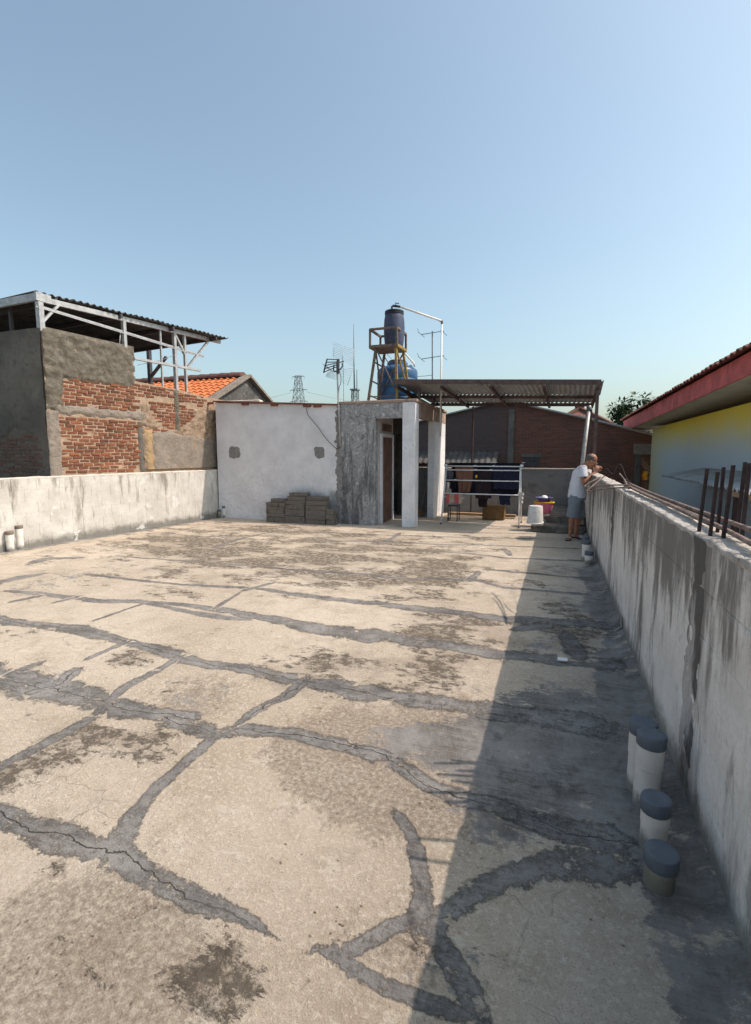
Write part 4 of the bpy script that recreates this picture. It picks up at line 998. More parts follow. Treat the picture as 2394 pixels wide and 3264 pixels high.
for (i, j, t0, t1) in ((0, 1, 0.0, 0.85), (0, 3, .25, .25), (0, 3, .6, .6), (0, 3, .87, .87), (1, 2, .92, .92), (1, 2, .0, .9), (0, 1, .9, .9), (3, 2, .05, .9), (0, 3, 0.02, .6), (2, 3, .02, .85)):
    bar('brace', legp(i, t0), legp(j, t1), 0.036, M['yellow'] if (i, j) == (1, 2) else M['angle'], ts, 0.02)
def thicken(prof): return prof
dx, dy = (X0+X1)/2+0.14, (Yf+Yb)/2
dr = tag(empty('blue_drum', (dx, dy, zb)), 'faded blue plastic barrel with black lid on the iron stand', 'drum')
barrel = lathe('barrel', [(0.175, 0.0), (0.20, 0.02), (0.222, 0.14), (0.235, 0.32), (0.238, 0.45), (0.228, 0.62), (0.205, 0.735), (0.198, 0.75)], (dx, dy, zb+.002), M['drum'], dr)
lathe('lid', [(0.205, 0.735), (0.217, 0.74), (0.217, 0.765), (0.207, 0.77), (0.207, 0.78), (0.215, 0.785), (0.213, 0.81), (0.195, 0.822), (0.05, 0.828)], (dx, dy, zb), M['drumlid'], barrel)
tkx, tky = ONY(874, 850, 12.0).x, 12.0
tk = tag(empty('water_tank', (tkx, tky, ZS)), 'large round blue plastic water tank behind the iron stand', 'water tank')
R_ = 0.50
tankb = lathe('tank_body', [(R_*0.97, 0), (R_, 0.02), (R_, 0.2), (R_*.985, 0.215), (R_, 0.23), (R_, 0.42), (R_*.985, 0.435), (R_, 0.45), (R_, 0.64), (R_*.985, 0.655), (R_, 0.67), (R_, 0.83), (R_*.96, 0.89), (R_*.8, 0.95), (R_*.45, 1.0)], (tkx, tky, ZS+.001), M['tank'], tk, 40)
lathe('tank_neck', [(0.26, 0.97), (0.255, 1.06), (0.235, 1.07)], (tkx, tky, ZS), M['tank'], tk)
lathe('tank_lid', [(0.225, 1.07), (0.225, 1.10), (0.20, 1.125), (0.05, 1.14)], (tkx, tky, ZS), M['steeldark'], tankb)
lathe('overflow_socket', [(0.05, 0.0), (0.05, 0.1), (0.03, .11)], (tkx+0.36, tky-0.08, ZS+0.87), M['tank'], tk, 12)
# pipes
pp = tag(empty('drum_feed_pipe', (dx, dy, zb+.83)), 'white pipe running from the drum top across and down behind the canopy', 'pipe')
pe = ONY(972, 706, 11.6); ph = Vector((dx+.02, dy-.03, zb+.93))
tube('riser', [(dx-.05, dy-.03, zb+.82), (dx-.05, dy-.03, zb+.91), (dx-.02, dy-.03, zb+.93)], 0.024, M['cap'], pp)
tube('valve', [(dx-.02, dy-.03, zb+.93), (dx+.14, dy-.02, zb+.90)], 0.028, M['steeldark'], pp)
tube('valve_handle', [(dx+.05, dy-.03, zb+.935), (dx+.03, dy-.03, zb+.985), (dx+.12, dy-.03, zb+.965)], 0.012, M['steeldark'], pp)
tube('long_pipe', [(dx+.14, dy-.02, zb+.90), pe], 0.022, M['pvcw'], pp, 10)
tube('elbow', [pe+Vector((-.05, 0, .012)), pe, pe+Vector((0, 0, -.06))], 0.028, M['cap'], pp, 10)
tube('down_pipe', [pe+Vector((0, 0, -.06)), (pe.x+.0, pe.y, 2.0)], 0.02, M['pvcw'], pp, 10)
op = tag(empty('tank_link_pipe', (tkx, tky, 3.8)), 'short slanted white pipe linking the stand to the tank top', 'pipe')
tube('slanted_pipe', [ONY(887, 773, 11.5), ONY(911, 800, 11.8), ONY(912, 806, 11.85)], 0.02, M['pvcw'], op, 8)
tag(tube('tank_wire', smooth_pts([ONY(846, 773, 11.4), ONY(853, 780, 11.5), ONY(862, 790, 11.7)], 4), 0.006, M['wire']), 'thin wire hanging from the drum platform to the tank', 'wire')

# second antenna mast
a2 = tag(empty('mast_antenna', ONY(951, 893, 13.0)), 'tall thin mast with two folded rod antennas behind the canopy', 'antenna')
def A2(x, y, dy=0.0): return ONY(x, y, 13.0+dy)
tube('mast', [A2(950, 905), A2(951, 840), A2(951, 728)], 0.016, M['antenna'], a2)
for yy, w0 in ((732, 1.0), (786, 1.0)):
    tube('boom', [A2(926, yy+4), A2(951, yy), A2(977, yy-4)], 0.009, M['antenna'], a2)
    for (x0, y0, x1, y1, d0, d1) in ((920, -2, 934, 10, -.5, .5), (969, -7, 983, 6, -.5, .5), (918, -9, 922, 1, .2, .3)):
        tube('rod', [A2(x0, yy+y0), A2(x1, yy+y1)], 0.006, M['antenna'], a2)
tag(tube('antenna_wire', [ONY(918, 828, 12.4), A2(935, 827), A2(952, 825)], 0.006, M['cable']), 'dark wire from the blue tank to the antenna mast', 'wire')

# ================================================================== CANOPY
cn = tag(empty('steel_canopy', (-1.2, 11.8, 0)), 'red-brown steel canopy with grey corrugated sheets over the drying area', 'canopy')
fl_, fr_ = ONY(868, 839, 10.6), ONY(1322, 840, 10.6); bl_, br_ = ONY(948, 886, 13.0), ONY(1306, 886, 13.0)
zf = (fl_.z+fr_.z)/2
def CP(u, v, dz=0.0):
    a = fl_.lerp(fr_, u); b = bl_.lerp(br_, u); p = a.lerp(b, v); return p+Vector((0, 0, dz))
bar('front_beam', CP(-.0, -.03, -.02), CP(1.0, -.03, -.02), 0.04, M['redsteel'], cn, 0.10, (0, 1, 0.1))
bar('rear_beam', CP(0, 1, -.045), CP(1, 1, -.045), 0.05, M['redsteel'], cn, 0.08, (0, 1, 0.1))
bar('middle_beam', CP(0, .58, -.045), CP(1, .58, -.045), 0.05, M['redsteel'], cn, 0.07, (0, 1, 0.1))
for u in (0.01, .25, .5, .75, .99): bar('rafter', CP(u, 0, -.11), CP(u, 1, -.10), 0.05, M['redsteel'], cn, 0.06, (1, 0, 0))
for k in range(4):
    for v0, v1 in ((-0.02, .60), (.625, 1.02)):
        a = CP(k/4-.005, v0, .012+.006*(k % 2)); b = CP((k+1)/4+.012, v0, .012+.006*(k % 2)); c = CP(k/4-.005, v1, .012+.006*(k % 2))
        corrugated('roof_sheet', a, b-a, c-a, M['corrgrey'], cn, 0.10, 0.016, 0.004)
def post(x0, x1, yy, zbase, zt, wd, m, nm='post'):
    return bar(nm, (x0, yy, zbase), (x1, yy, zt), wd, M[m], cn)
post(fr_.x-.05, fr_.x-.05, 10.62, 1.235, fr_.z-.15, .06, 'redsteel')
post(br_.x-.05, br_.x-.05, 12.95, 0.0, br_.z-.15, .05, 'redsteel')
bm_ = ONY(1040, 900, 12.9).x; post(bm_, bm_, 12.95, 0.0, br_.z, .04, 'redsteel')
post(-2.90, -2.90, 12.2, 2.767, 3.0, .05, 'redsteel'); post(-2.90, -2.90, 12.95, 2.767, 2.98, .05, 'redsteel'); post(-2.90, -2.90, 10.75, 2.767, 3.05, .05, 'redsteel')
gp = tag(empty('downpipe', (0.5, 11.4, 0)), 'pale grey pipe rising beside the standing man to the canopy', 'pipe')
t_, b_ = ONY(1296, 892, 11.3), ONY(1280, 1030, 11.3)
tube('pipe_run', [t_, b_, (b_.x, b_.y, 0.3)], 0.04, M['steel'], gp, 12)
tube('pipe_collar', [t_+Vector((0, 0, -.12)), t_+Vector((0, 0, -.02))], 0.05, M['cap'], gp, 12)

# ================================================================== BACK WALL, STEPS
bw = tag(empty('back_parapet_wall', (-1.5, 13.5, 0)), 'smooth grey low wall with pale top behind the clothes rack', 'wall')
box('wall_body', -3.9, RX-0.02, 13.42, 13.55, -0.05, 1.20, M['greywall'], bw)
box('wall_top', -3.9, RX-0.02, 13.40, 13.57, 1.202, 1.235, M['rcap'], bw)
sp_ = tag(empty('concrete_steps', (0.1, 11, 0)), 'two dirty low concrete steps at the end of the grey parapet', 'steps')
bm = bmesh.new(); bm_box(bm, -0.44, RX-.01, 10.55, 11.05, 0.002, 0.15, 0.02, 0.012); obj('lower_step', bm, M['step'], sp_)
bm = bmesh.new(); bm_box(bm, -0.22, RX-.01, 11.052, 13.38, 0.002, 0.30, 0.02, 0.008); obj('upper_step', bm, M['step'], sp_)
tag(box('timber_plank', -2.6, -0.9, 12.6, 12.75, 0.03, 0.10, M['wood'], None, .006), 'raw timber plank on the floor behind the clothes rack', 'plank')
tag(box('broken_block', 0.36, 0.58, 10.72, 10.95, 0.152, 0.24, M['step'], None, .015, .02), 'broken concrete lump on the lower step by the parapet', 'rubble')

# ================================================================== RED BRICK HOUSE at the back
YR = 18.0
rh = tag(empty('dark_brick_house', (-0.8, YR, -3.5)), 'shaded dark red brick house with low gable roof behind the terrace', 'house')
gp_ = [ONY(930, 926, YR), ONY(1070, 893, YR), ONY(1118, 889, YR), ONY(1160, 894, YR), ONY(1300, 925, YR), ONY(1436, 958, YR)]
bm = bmesh.new()
pts = [Vector((gp_[0].x-2.5, YR, gp_[0].z-0.55))]+gp_+[Vector((gp_[-1].x+0.2, YR, gp_[-1].z-.05)), Vector((gp_[-1].x+0.2, YR, -3.5)), Vector((gp_[0].x-2.5, YR, -3.5))]
f0 = [bm.verts.new(p) for p in pts]; f1 = [bm.verts.new(p+Vector((0, .15, 0))) for p in pts]
bm.faces.new(f0[::-1]); bm.faces.new(f1)
for i in range(len(pts)): bm.faces.new((f0[i], f1[i], f1[(i+1) % len(pts)], f0[(i+1) % len(pts)]))
obj('gable_wall', bm, M['farbrick'], rh)
rd = [pts[0]+Vector((-.2, 0, -.05)), gp_[1], gp_[2]]
def roofstrip(name, a, b, mat, dz=0.02, th=0.045, over=0.14, ln=7.0):
    bm = bmesh.new(); v = []
    for dz_ in (dz, dz+th):
        v.append([bm.verts.new(p+Vector((0, yy, dz_+0.06*(yy > 1)))) for p, yy in ((a, -over), (b, -over), (b, ln), (a, ln))])
    bm.faces.new(v[0][::-1]); bm.faces.new(v[1])
    for i in range(4): bm.faces.new((v[0][i], v[0][(i+1) % 4], v[1][(i+1) % 4], v[1][i]))
    return obj(name, bm, mat, rh)
roofstrip('roof_sheet', pts[0], gp_[1], M['corrgrey']); roofstrip('roof_sheet', gp_[3], gp_[4], M['corrgrey']); roofstrip('roof_sheet', gp_[4]+Vector((.004, 0, .0)), pts[7], M['corrgrey'])
roofstrip('ridge_cap', gp_[1]+Vector((-.1, 0, .03)), gp_[2]+Vector((0, 0, .04)), M['corrdark'], 0.02, .05, .2); roofstrip('ridge_cap', gp_[2]+Vector((.004, 0, .04)), gp_[3]+Vector((.05, 0, .02)), M['corrdark'], .02, .05, .2)
xp0, xp1 = ONY(1118, 950, YR).x, ONY(1131, 950, YR).x
box('pilaster', xp0, xp1, YR-.05, YR-.002, -3.5, ONY(1125, 900, YR).z, M['plaster_dark'], rh)
wx = [ONY(1152, 1015, YR), ONY(1186, 1015, YR)]; wz = (ONY(1170, 1026, YR).z, ONY(1170, 1006, YR).z)
box('window_opening', wx[0].x, wx[1].x, YR-.012, YR-.002, wz[0], wz[1], M['steeldark'], rh); box('window_lintel', wx[0].x-.1, wx[1].x+.1, YR-.03, YR-.002, wz[1]+.002, wz[1]+.12, M['plaster_dark'], rh)
zz = ONY(1040, 992, YR).z
corrugated('lean_to_sheet', (gp_[0].x-1, YR-.8, zz-.42), (xp0-gp_[0].x+.7, 0, 0), (0, .78, .40), M['corrdark'], rh, 0.2, 0.02)
# narrow yard at the end of the house
yd = tag(empty('yard_post', ONY(1408, 1060, 17.4)), 'grey concrete post with rough crosspiece beside the dark brick house', 'post')
pa, pb = ONY(1399, 978, 17.4), ONY(1411, 978, 17.4)
box('post_shaft', pa.x, pb.x, 17.3, 17.45, -3.5, ONY(1405, 1000, 17.4).z, M['plaster_dark'], yd)
box('post_block', pa.x-.05, ONY(1432, 990, 17.4).x, 17.28, 17.47, ONY(1405, 1000, 17.4).z+.002, ONY(1405, 977, 17.4).z, M['frame_conc'], yd, .01, .01)
tag(box('dark_opening_panel', ONY(1412, 1050, 17.8).x, ONY(1432, 1050, 17.8).x, 17.78, 17.84, -3.4, ONY(1420, 1005, 17.8).z, M['door'], None, .006), 'dark panel standing in for the shaded opening beside the yellow house', 'boards')  # panel in place of an opening, its inner shade given as dark colour
oc = ONY(1419, 1046, 17.0)
tag(sheet('orange_tarpaulin', lambda u, v: oc+Vector(((u-.5)*.16+.02*math.sin(v*9), .05*math.sin(u*7), (v-.5)*.26)), 8, 8, M['orangeplastic']), 'scrap of bright orange tarpaulin hanging beside the yellow house corner', 'tarpaulin')
for k in range(3):
    tag(bar('slanted_board', ONY(1411, 1008+6*k, 17.1), ONY(1432, 1032+7*k, 17.1), .06, M['wood'], None, .02), ['weathered slanted board under the post crosspiece', 'middle slanted board in the gap beside the yellow house', 'lowest slanted board in the gap beside the yellow house'][k], 'board')

# far roof and tree
fh = tag(empty('distant_house', ONY(1275, 930, 30)), 'small distant tiled hip roof peeping over the brick house', 'house')
c0 = ONY(1275, 899, 30); wl, wr = ONY(1236, 922, 30), ONY(1314, 928, 30)
bm = bmesh.new(); tp = bm.verts.new(c0); q = [bm.verts.new(p) for p in (Vector((wl.x-.6, 28.5, wl.z-.4)), Vector((wr.x+.6, 28.5, wl.z-.4)), Vector((wr.x+.6, 32, wl.z-.4)), Vector((wl.x-.6, 32, wl.z-.4)))]
for i in range(4): bm.faces.new((q[i], q[(i+1) % 4], tp))
bm.faces.new(q[::-1]); obj('hip_roof', bm, M['redtile'], fh)
box('wall', wl.x, wr.x, 28.9, 31.6, -3.5, wl.z-.42, M['plaster_dark'], fh)
for a, b in ((q, 0),): pass
for i, (px, pz) in enumerate(((wl.x-.6, 28.5), (wr.x+.6, 28.5))): bar('hip_ridge', Vector((px, pz, wl.z-.38)), c0+Vector((0, 0, .05)), .25, M['ridge'], fh, .14)
box('ridge_knob', c0.x-.25, c0.x+.25, 29.85, 30.15, c0.z+.02, c0.z+.25, M['redtile'], fh, .05)
def tree(name, base, h, cen, rad, n, label, seed):
    random.seed(seed); t = tag(empty(name, base), label, 'tree'); base = Vector(base); cen = Vector(cen)
    bm = bmesh.new(); fork = base.lerp(cen, .62)
    bm_tube(bm, smooth_pts([base, base.lerp(fork, .5)+Vector((.15, .1, 0)), fork], 4), [.22-.012*k for k in range(9)], 8)
    tips = []
    for k in range(13):
        a = random.uniform(0, 6.28); e = random.uniform(-.1, 1.0)
        d = Vector((math.cos(a)*math.cos(e), math.sin(a)*math.cos(e), math.sin(e)))
        tip = cen+Vector((d.x*rad[0], d.y*rad[1], d.z*rad[2]))*random.uniform(.55, .98); midp = fork.lerp(tip, .5)+Vector((random.uniform(-.2, .2), random.uniform(-.2, .2), .12))
        bm_tube(bm, smooth_pts([fork, midp, tip], 3), [.085, .075, .065, .05, .042, .032, .02], 6); tips.append((midp, tip))
    obj('trunk', bm, M['bark'], t, True)
    bm = bmesh.new()
    clumps = []
    for m_, tp_ in tips:
        for k in range(5): clumps.append(m_.lerp(tp_, .45+.14*k)+Vector((random.gauss(0, .16), random.gauss(0, .16), random.gauss(0, .14))))
    for c in clumps:
        for k in range(n):
            d = Vector((random.gauss(0, 1), random.gauss(0, 1), random.gauss(0, .8))).normalized()
            p = c+d*random.uniform(.05, .34); ax = (d+Vector((random.gauss(0, .5), random.gauss(0, .5), -.35))).normalized(); a, b = frame_from(ax); ln, wd = random.uniform(.22, .40), random.uniform(.055, .095)
            v = [bm.verts.new(p), bm.verts.new(p+ax*ln*.5+a*wd), bm.verts.new(p+ax*ln+b*.02), bm.verts.new(p+ax*ln*.5-a*wd)]
            bm.faces.new(v)
    obj('crown', bm, M['leaf'], t); return t
tc = ONY(1392, 918, 34); tree('broadleaf_tree', (tc.x, 34, -3.5), 6, tc, (1.25, 1.1, 1.5), 40, 'leafy green tree rising between the brick house and yellow house', 11)
tc = ONY(1428, 945, 30); tree('broadleaf_tree', (tc.x+.3, 30, -3.5), 6, tc+Vector((.2, 0, -.6)), (.9, .8, .7), 34, 'low green treetop behind the yellow house eave', 12)
random.seed(21)

# ================================================================== YELLOW HOUSE (right)
XF, XW = 2.2, 2.7
yh = tag(empty('yellow_house', (XW, 12, -3.5)), 'yellow and pale blue house with red fascia and weathered tile eaves', 'house')
e0, e1 = ONX(1372, 926, XF), ONX(1652, 772, XF); b0, b1 = ONX(1380, 946, XF), ONX(1652, 822, XF)
YE = 7.15
def eave(y):                       # tile edge and fascia foot heights along the eave
    t = (y-e1.y)/(e0.y-e1.y); return e1.z+(e0.z-e1.z)*t, b1.z+(b0.z-b1.z)*(y-b1.y)/(b0.y-b1.y)
cy = ONX(1435, 950, XW).y
zs = ONX(1652, 877.5, XW).z
print('yellow', e0, e1, b0, b1, cy, zs)
yF = e0.y
bm = bmesh.new()
bm_box(bm, XW, XW+6, 7.4, cy, -3.5, min(b0.z, b1.z)-.03); obj('wall', bm, M['ywall'], yh)
for k, (ya, yb) in enumerate(((YE, 9.05), (9.06, 12.9), (12.91, yF))):
    bm = bmesh.new(); v = []
    for y in (ya, yb):
        t, b = eave(y)
        for x, z in ((XF, t), (XF, b), (XF+.025, b), (XF+.025, t)): v.append(bm.verts.new((x, y, z)))
    for q in ((0, 4, 5, 1), (1, 5, 6, 2), (2, 6, 7, 3), (3, 7, 4, 0), (0, 1, 2, 3), (7, 6, 5, 4)): bm.faces.new([v[i] for i in q])
    obj('fascia_board', bm, M['fascia'], yh)
bm = bmesh.new(); v = []
for y in (YE, yF):
    t, b = eave(y)
    for x, z in ((XF+.027, b+.02), (XW+6, b+.025), (XW+6, b+.04), (XF+.027, b+.035)): v.append(bm.verts.new((x, y, z)))
for q in ((0, 4, 5, 1), (1, 5, 6, 2), (2, 6, 7, 3), (3, 7, 4, 0), (0, 1, 2, 3), (7, 6, 5, 4)): bm.faces.new([v[i] for i in q])
obj('soffit', bm, M['eave'], yh)
pit = math.radians(27); us = Vector((math.cos(pit), 0, math.sin(pit)))
eD = Vector((0, e0.y-e1.y, e0.z-e1.z)).normalized(); nr = us.cross(eD); nr = nr if nr.z > 0 else -nr
bm = bmesh.new(); v = []
for y in (YE+.02, yF-.02):
    t, b = eave(y)
    for s, dz in ((0, -.01), (4.2, -.01), (4.2, -.04), (0, -.04)): v.append(bm.verts.new(Vector((XF+.03, y, t))+us*s+Vector((0, 0, dz))))
for q in ((0, 4, 5, 1), (1, 5, 6, 2), (2, 6, 7, 3), (3, 7, 4, 0), (0, 1, 2, 3), (7, 6, 5, 4)): bm.faces.new([v[i] for i in q])
obj('roof_boards', bm, M['redtile'], yh)
tm2 = tile_mesh(0.24, 0.34, M['redtile'], 'roof_tile', .034)
rot = Matrix((-eD, us, nr)).transposed().to_euler()
y = YE+.12; k = 0
while y < yF:
    for r in range(4):
        t, b = eave(y); o = link('roof_tile', tm2, None, yh)
        o.location = Vector((XF-.03, y, t+.012))+us*(.10+.29*r)+nr*(.012+random.uniform(-.006, .010))-yh.location
        o.matrix_parent_inverse = Matrix.Identity(4); o.rotation_euler = (rot.x+random.uniform(-.03, .03), rot.y+random.uniform(-.03, .03), rot.z+random.uniform(-.03, .03))
    y += .232; k += 1
# raised verge/ridge capping tiles seen along the top
for k in range(20):
    y = YE+.3+.42*k; t, b = eave(y)
    p = Vector((XF+.62, y, t+.345)); o = link('hip_tile', ridge_me, None, yh); o.location = p-yh.location; o.matrix_parent_inverse = Matrix.Identity(4); o.rotation_euler = (0, -.03, math.pi/2); o.scale = (1, .8, .8)
    if k == 0:
        me2 = ridge_me.copy(); me2.materials.clear(); me2.materials.append(M['redtile'])
    o.data = me2
# zinc awning below
aw = tag(empty('zinc_awning', (2.3, 8, 1.2)), 'small corrugated zinc awning on the yellow house wall', 'awning')
wa, wb = ONX(1546, 1047, XW-.01), ONX(1652, 1019, XW-.01); la, lb = ONX(1604, 1074, 2.0), ONX(1652, 1087, 2.0)
print('awning', wa, wb, la, lb)
zhi, zlo = (wa.z+wb.z)/2, (la.z+lb.z)/2
yy = 6.1; k = 0
while yy < wa.y-.1:
    y2 = min(yy+.8, wa.y); corrugated('awning_sheet', (XW-.01, yy, zhi+.005*(k % 2)), (0, y2-yy+.03, 0), (2.0-XW, 0, zlo-zhi), M['corrzinc'], aw, .13, .022, .003); yy += .8; k += 1
bar('edge_beam', (2.03, 6.1, zlo-.05), (2.03, la.y, zlo-.05), .04, M['wood'], aw, .06); bar('bracket', (2.03, la.y-.06, zlo-.06), (XW, la.y-.06, zlo-.06), .05, M['rust'], aw); bar('bracket', (2.03, 6.4, zlo-.06), (XW+.0, 6.4, zlo-.06), .05, M['rust'], aw)
for yq in (6.3, la.y-.2): bar('prop', (2.03, yq, zlo-.08), (2.03, yq, -3.5), .06, M['rust'], aw)

# ================================================================== REBAR on the right parapet
STUBS = []
for i, (bx, by, tx, ty, X) in enumerate(((1537, 1166, 1553, 1036, .66), (1562, 1174, 1577, 1041, .67), (1578, 1167, 1590, 1031, .73), (1590, 1184, 1604, 1046, .68), (1620, 1172, 1643, 1040, .76), (1632, 1180, 1652, 1043, .74), (1655, 1190, 1676, 1047, .72), (1672, 1215, 1694, 1060, .67), (1690, 1230, 1714, 1062, .70))):
    b = FL(bx, by, 1.245); t = ONX(tx, ty, b.x); t.y = b.y+.02*(i % 3-1); t.x = b.x+.01
    t.z = 1.245+random.uniform(.27, .33)
    p = tag(bar('iron_stub', b+Vector((0, 0, -.03)), t, .017, M['rust'], None, .012), 'rusty upright iron stub in the parapet top', 'iron stub', 'upright iron stubs on the grey parapet'); STUBS.append((b.y, p))
for k, (yy, p) in enumerate(sorted(STUBS, key=lambda t: -t[0])): p['label'] = 'rusty upright iron stub, %s of the row counted from the man' % ['first', 'second', 'third', 'fourth', 'fifth', 'sixth', 'seventh', 'eighth', 'ninth'][k]
rods = [[(0.665, 1.0), (0.68, 1.9), (0.70, 2.6), (0.71, 3.4), (0.69, 4.6), (0.68, 5.55)], [(0.76, .8), (0.745, 1.7), (0.735, 2.5), (0.74, 3.2), (0.73, 4.4), (0.72, 5.6)],
        [(0.70, 2.75), (0.70, 3.6), (0.70, 4.5), (0.69, 5.7)], [(0.74, 2.9), (0.75, 3.8), (0.74, 4.8), (0.71, 5.8)]]
zz_ = [(1.27, 1.27, 1.275, 1.272, 1.27, 1.28), (1.29, 1.30, 1.30, 1.29, 1.285, 1.29), (1.268, 1.27, 1.272, 1.28), (1.275, 1.275, 1.28, 1.30)]
ll = ['bent brown reinforcing rod lying along the inner side of the parapet top', 'thick reinforcing rod lying along the outer side of the parapet top', 'short reinforcing rod between the two long rods on the parapet', 'short reinforcing rod with raised end on the parapet top']
for rd_, z_, lb_ in zip(rods, zz_, ll):
    tag(tube('reinforcing_rod', smooth_pts([(x, y, z) for (x, y), z in zip(rd_, z_)], 6), .011, M['rebar'], None, 7), lb_, 'rebar')
hk = [([(1385, 1067, 5.0), (1340, 1067, 5.5), (1300, 1071, 5.85), (1286, 1070, 5.95), (1300, 1060, 6.0), (1322, 1049, 6.1)], 'hooked reinforcing rod bending out over the terrace beside the man'),
      ([(1388, 1071, 4.9), (1345, 1074, 5.3), (1310, 1078, 5.6), (1291, 1081, 5.7), (1302, 1070, 5.75), (1320, 1055, 5.85), (1330, 1047, 5.9)], 'lower hooked reinforcing rod bending out over the terrace'),
      ([(1363, 1042, 5.6), (1374, 1056, 5.4), (1380, 1070, 5.3)], 'short bent rod sticking up from the parapet')]
for pts, lb_ in hk: tag(tube('reinforcing_rod', smooth_pts([ONY(*p) for p in pts], 5), .007, M['rebar'], None, 7), lb_, 'rebar')
for k, (a, b, X) in enumerate((((1376, 1074), (1375, 1055), .70), ((1384, 1076), (1385, 1055), .72))):
    tag(bar('rod_stub', ONX(*a, X), ONX(*b, X), .03, M['rust']), ['rusty stub by the rod ends, leaning slightly', 'second rusty stub by the rod ends'][k], 'iron stub')
# stray tie wire whose loop shadow falls on the floor
wp = []
for vx, vy in ((1139, 1336), (1133, 1316), (1124.5, 1295), (1133, 1278), (1154, 1261), (1156, 1232), (1166, 1230)):
    g = FL(vx, vy); t = (.69-g.x)/.77; wp.append(g+Vector((.77, .19, 1))*t)
tag(tube('tie_wire', smooth_pts(wp, 5), .0032, M['cable'], None, 6), 'thin tie wire standing up in a loop on the parapet top', 'wire')

# ================================================================== PIPES with caps
def vent(x, y, h, r, label, mat='pvc', capm='cap', group=None, collar=True, tilt=(0, 0)):
    t = tag(empty('vent_pipe', (x, y, 0)), label, 'pipe', group)
    lathe('pipe', [(r, 0.001), (r, h*.55), (r, h*.55), (r*(1.06 if collar else 1), h*.56), (r*(1.06 if collar else 1), h-.01), (r*.9, h-.005)], (0, 0, 0), M[mat], t, 28)
    lathe('cap', [(r*1.08, h-.045), (r*1.14, h-.04), (r*1.14, h+.004), (r*1.08, h+.012), (r*1.0, h+.014), (r*.6, h+.011), (.004, h+.011)], (0, 0, 0), M[capm], t, 32)
    for ch in t.children: ch.matrix_parent_inverse = Matrix.Identity(4)
    t.rotation_euler = (tilt[0], tilt[1], 0)
    return t
vent(.445, 2.40, .335, .054, 'tallest white drain pipe with slate cap at the parapet foot', tilt=(.0, .03)); vent(.432, 2.50, .335, .054, 'tall white drain pipe half hidden behind the tallest one', tilt=(0, .01))
vent(.432, 2.12, .215, .05, 'middle-height cream drain pipe with slate cap at the parapet foot', tilt=(.02, 0)); vent(.420, 1.93, .135, .052, 'shortest drain pipe, mouldy and blackened at its base', 'pvcdirty', tilt=(.05, .02))
g_ = 'capped pipe pair by the far end of the parapet'
vent(.47, 7.95, .30, .055, 'taller white pipe of the pair near the man\'s feet', 'pvcw', 'cap'); vent(.50, 7.72, .18, .055, 'shorter white pipe of the pair near the man\'s feet', 'pvcw', 'cap'); vent(.47, 8.1, .34, .05, 'white pipe behind the pair near the man\'s feet', 'pvcw', 'cap')
pl_ = FL(22, 1213); pr_ = FL(37, 1209)
vent(pl_.x+.02, pl_.y, .33, .055, 'shorter sunlit white pipe at the foot of the limewashed wall', 'pvcw', 'capw'); vent(pr_.x+.03, pr_.y+.04, .40, .055, 'taller sunlit white pipe at the foot of the limewashed wall', 'pvcw', 'capw')
pc = FL(493, 1138); vent(pc.x+.02, pc.y-.02, .28, .04, 'slim white pipe in the corner of the white room', 'pvcw', 'cap'); vent(pc.x-.10, pc.y-.05, .19, .04, 'short dark pipe in the corner of the white room', 'pvcdirty', 'cap')
p = FL(1237, 1457); tag(tube('cigarette_box', [(p.x-.035, p.y, .02), (p.x+.035, p.y+.01, .02)], .018, M['whiteplastic'], None, 4, False), 'small white scrap lying on the shaded terrace floor', 'litter')

# ================================================================== CLOTHES RACK AND LAUNDRY
def rk(x, y): return (952.4+.1587*x, 993.8+.1587*y)
YFr, YRr, YT = 11.08, 11.95, 11.5
xl, xr = -2.44, -0.72; ztop = ONY(*rk(1260, 195), YT).z
ra = tag(empty('clothes_rack', ((xl+xr)/2, YT, 0)), 'aluminium folding clothes rack with horizontal rails under the canopy', 'clothes rack')
for x in (xl, xr):
    tube('leg', [(x, YFr, .012), (x+.03*(1 if x < -1 else -1), YT-.04, ztop)], .016, M['alu'], ra, 8); tube('leg', [(x, YRr, .012), (x+.03*(1 if x < -1 else -1), YT+.04, ztop)], .016, M['alu'], ra, 8)
    box('hinge', x-.03, x+.03, YT-.06, YT+.06, ztop-.02, ztop+.03, M['alu'], ra)
    for yq in (YFr, YRr): box('foot_cap', x-.02, x+.02, yq-.02, yq+.02, .001, .03, M['cable'], ra)
def rail_at(z, front=True):
    t = z/ztop; return (YFr+(YT-.04-YFr)*t) if front else (YRr+(YT+.04-YRr)*t)
RZ = []
for yy in (200, 255, 400, 588):
    z = ONY(*rk(700, yy), 11.4).z; z = ONY(*rk(700, yy), rail_at(z)).z; RZ.append(z)
    tube('rail', [(xl+.02, rail_at(z)-.014, z), (xr-.02, rail_at(z)-.014, z-.0)], .013, M['alu'], ra, 8)
for z in (RZ[0], RZ[2], RZ[3]): tube('rail', [(xl+.02, rail_at(z, False)+.014, z), (xr-.02, rail_at(z, False)+.014, z)], .010, M['alu'], ra, 8)
tube('strut', [(xr, rail_at(RZ[3]), RZ[3]-.02), (xr-.12, rail_at(RZ[3])+.02, RZ[3]+.0)], .008, M['alu'], ra)
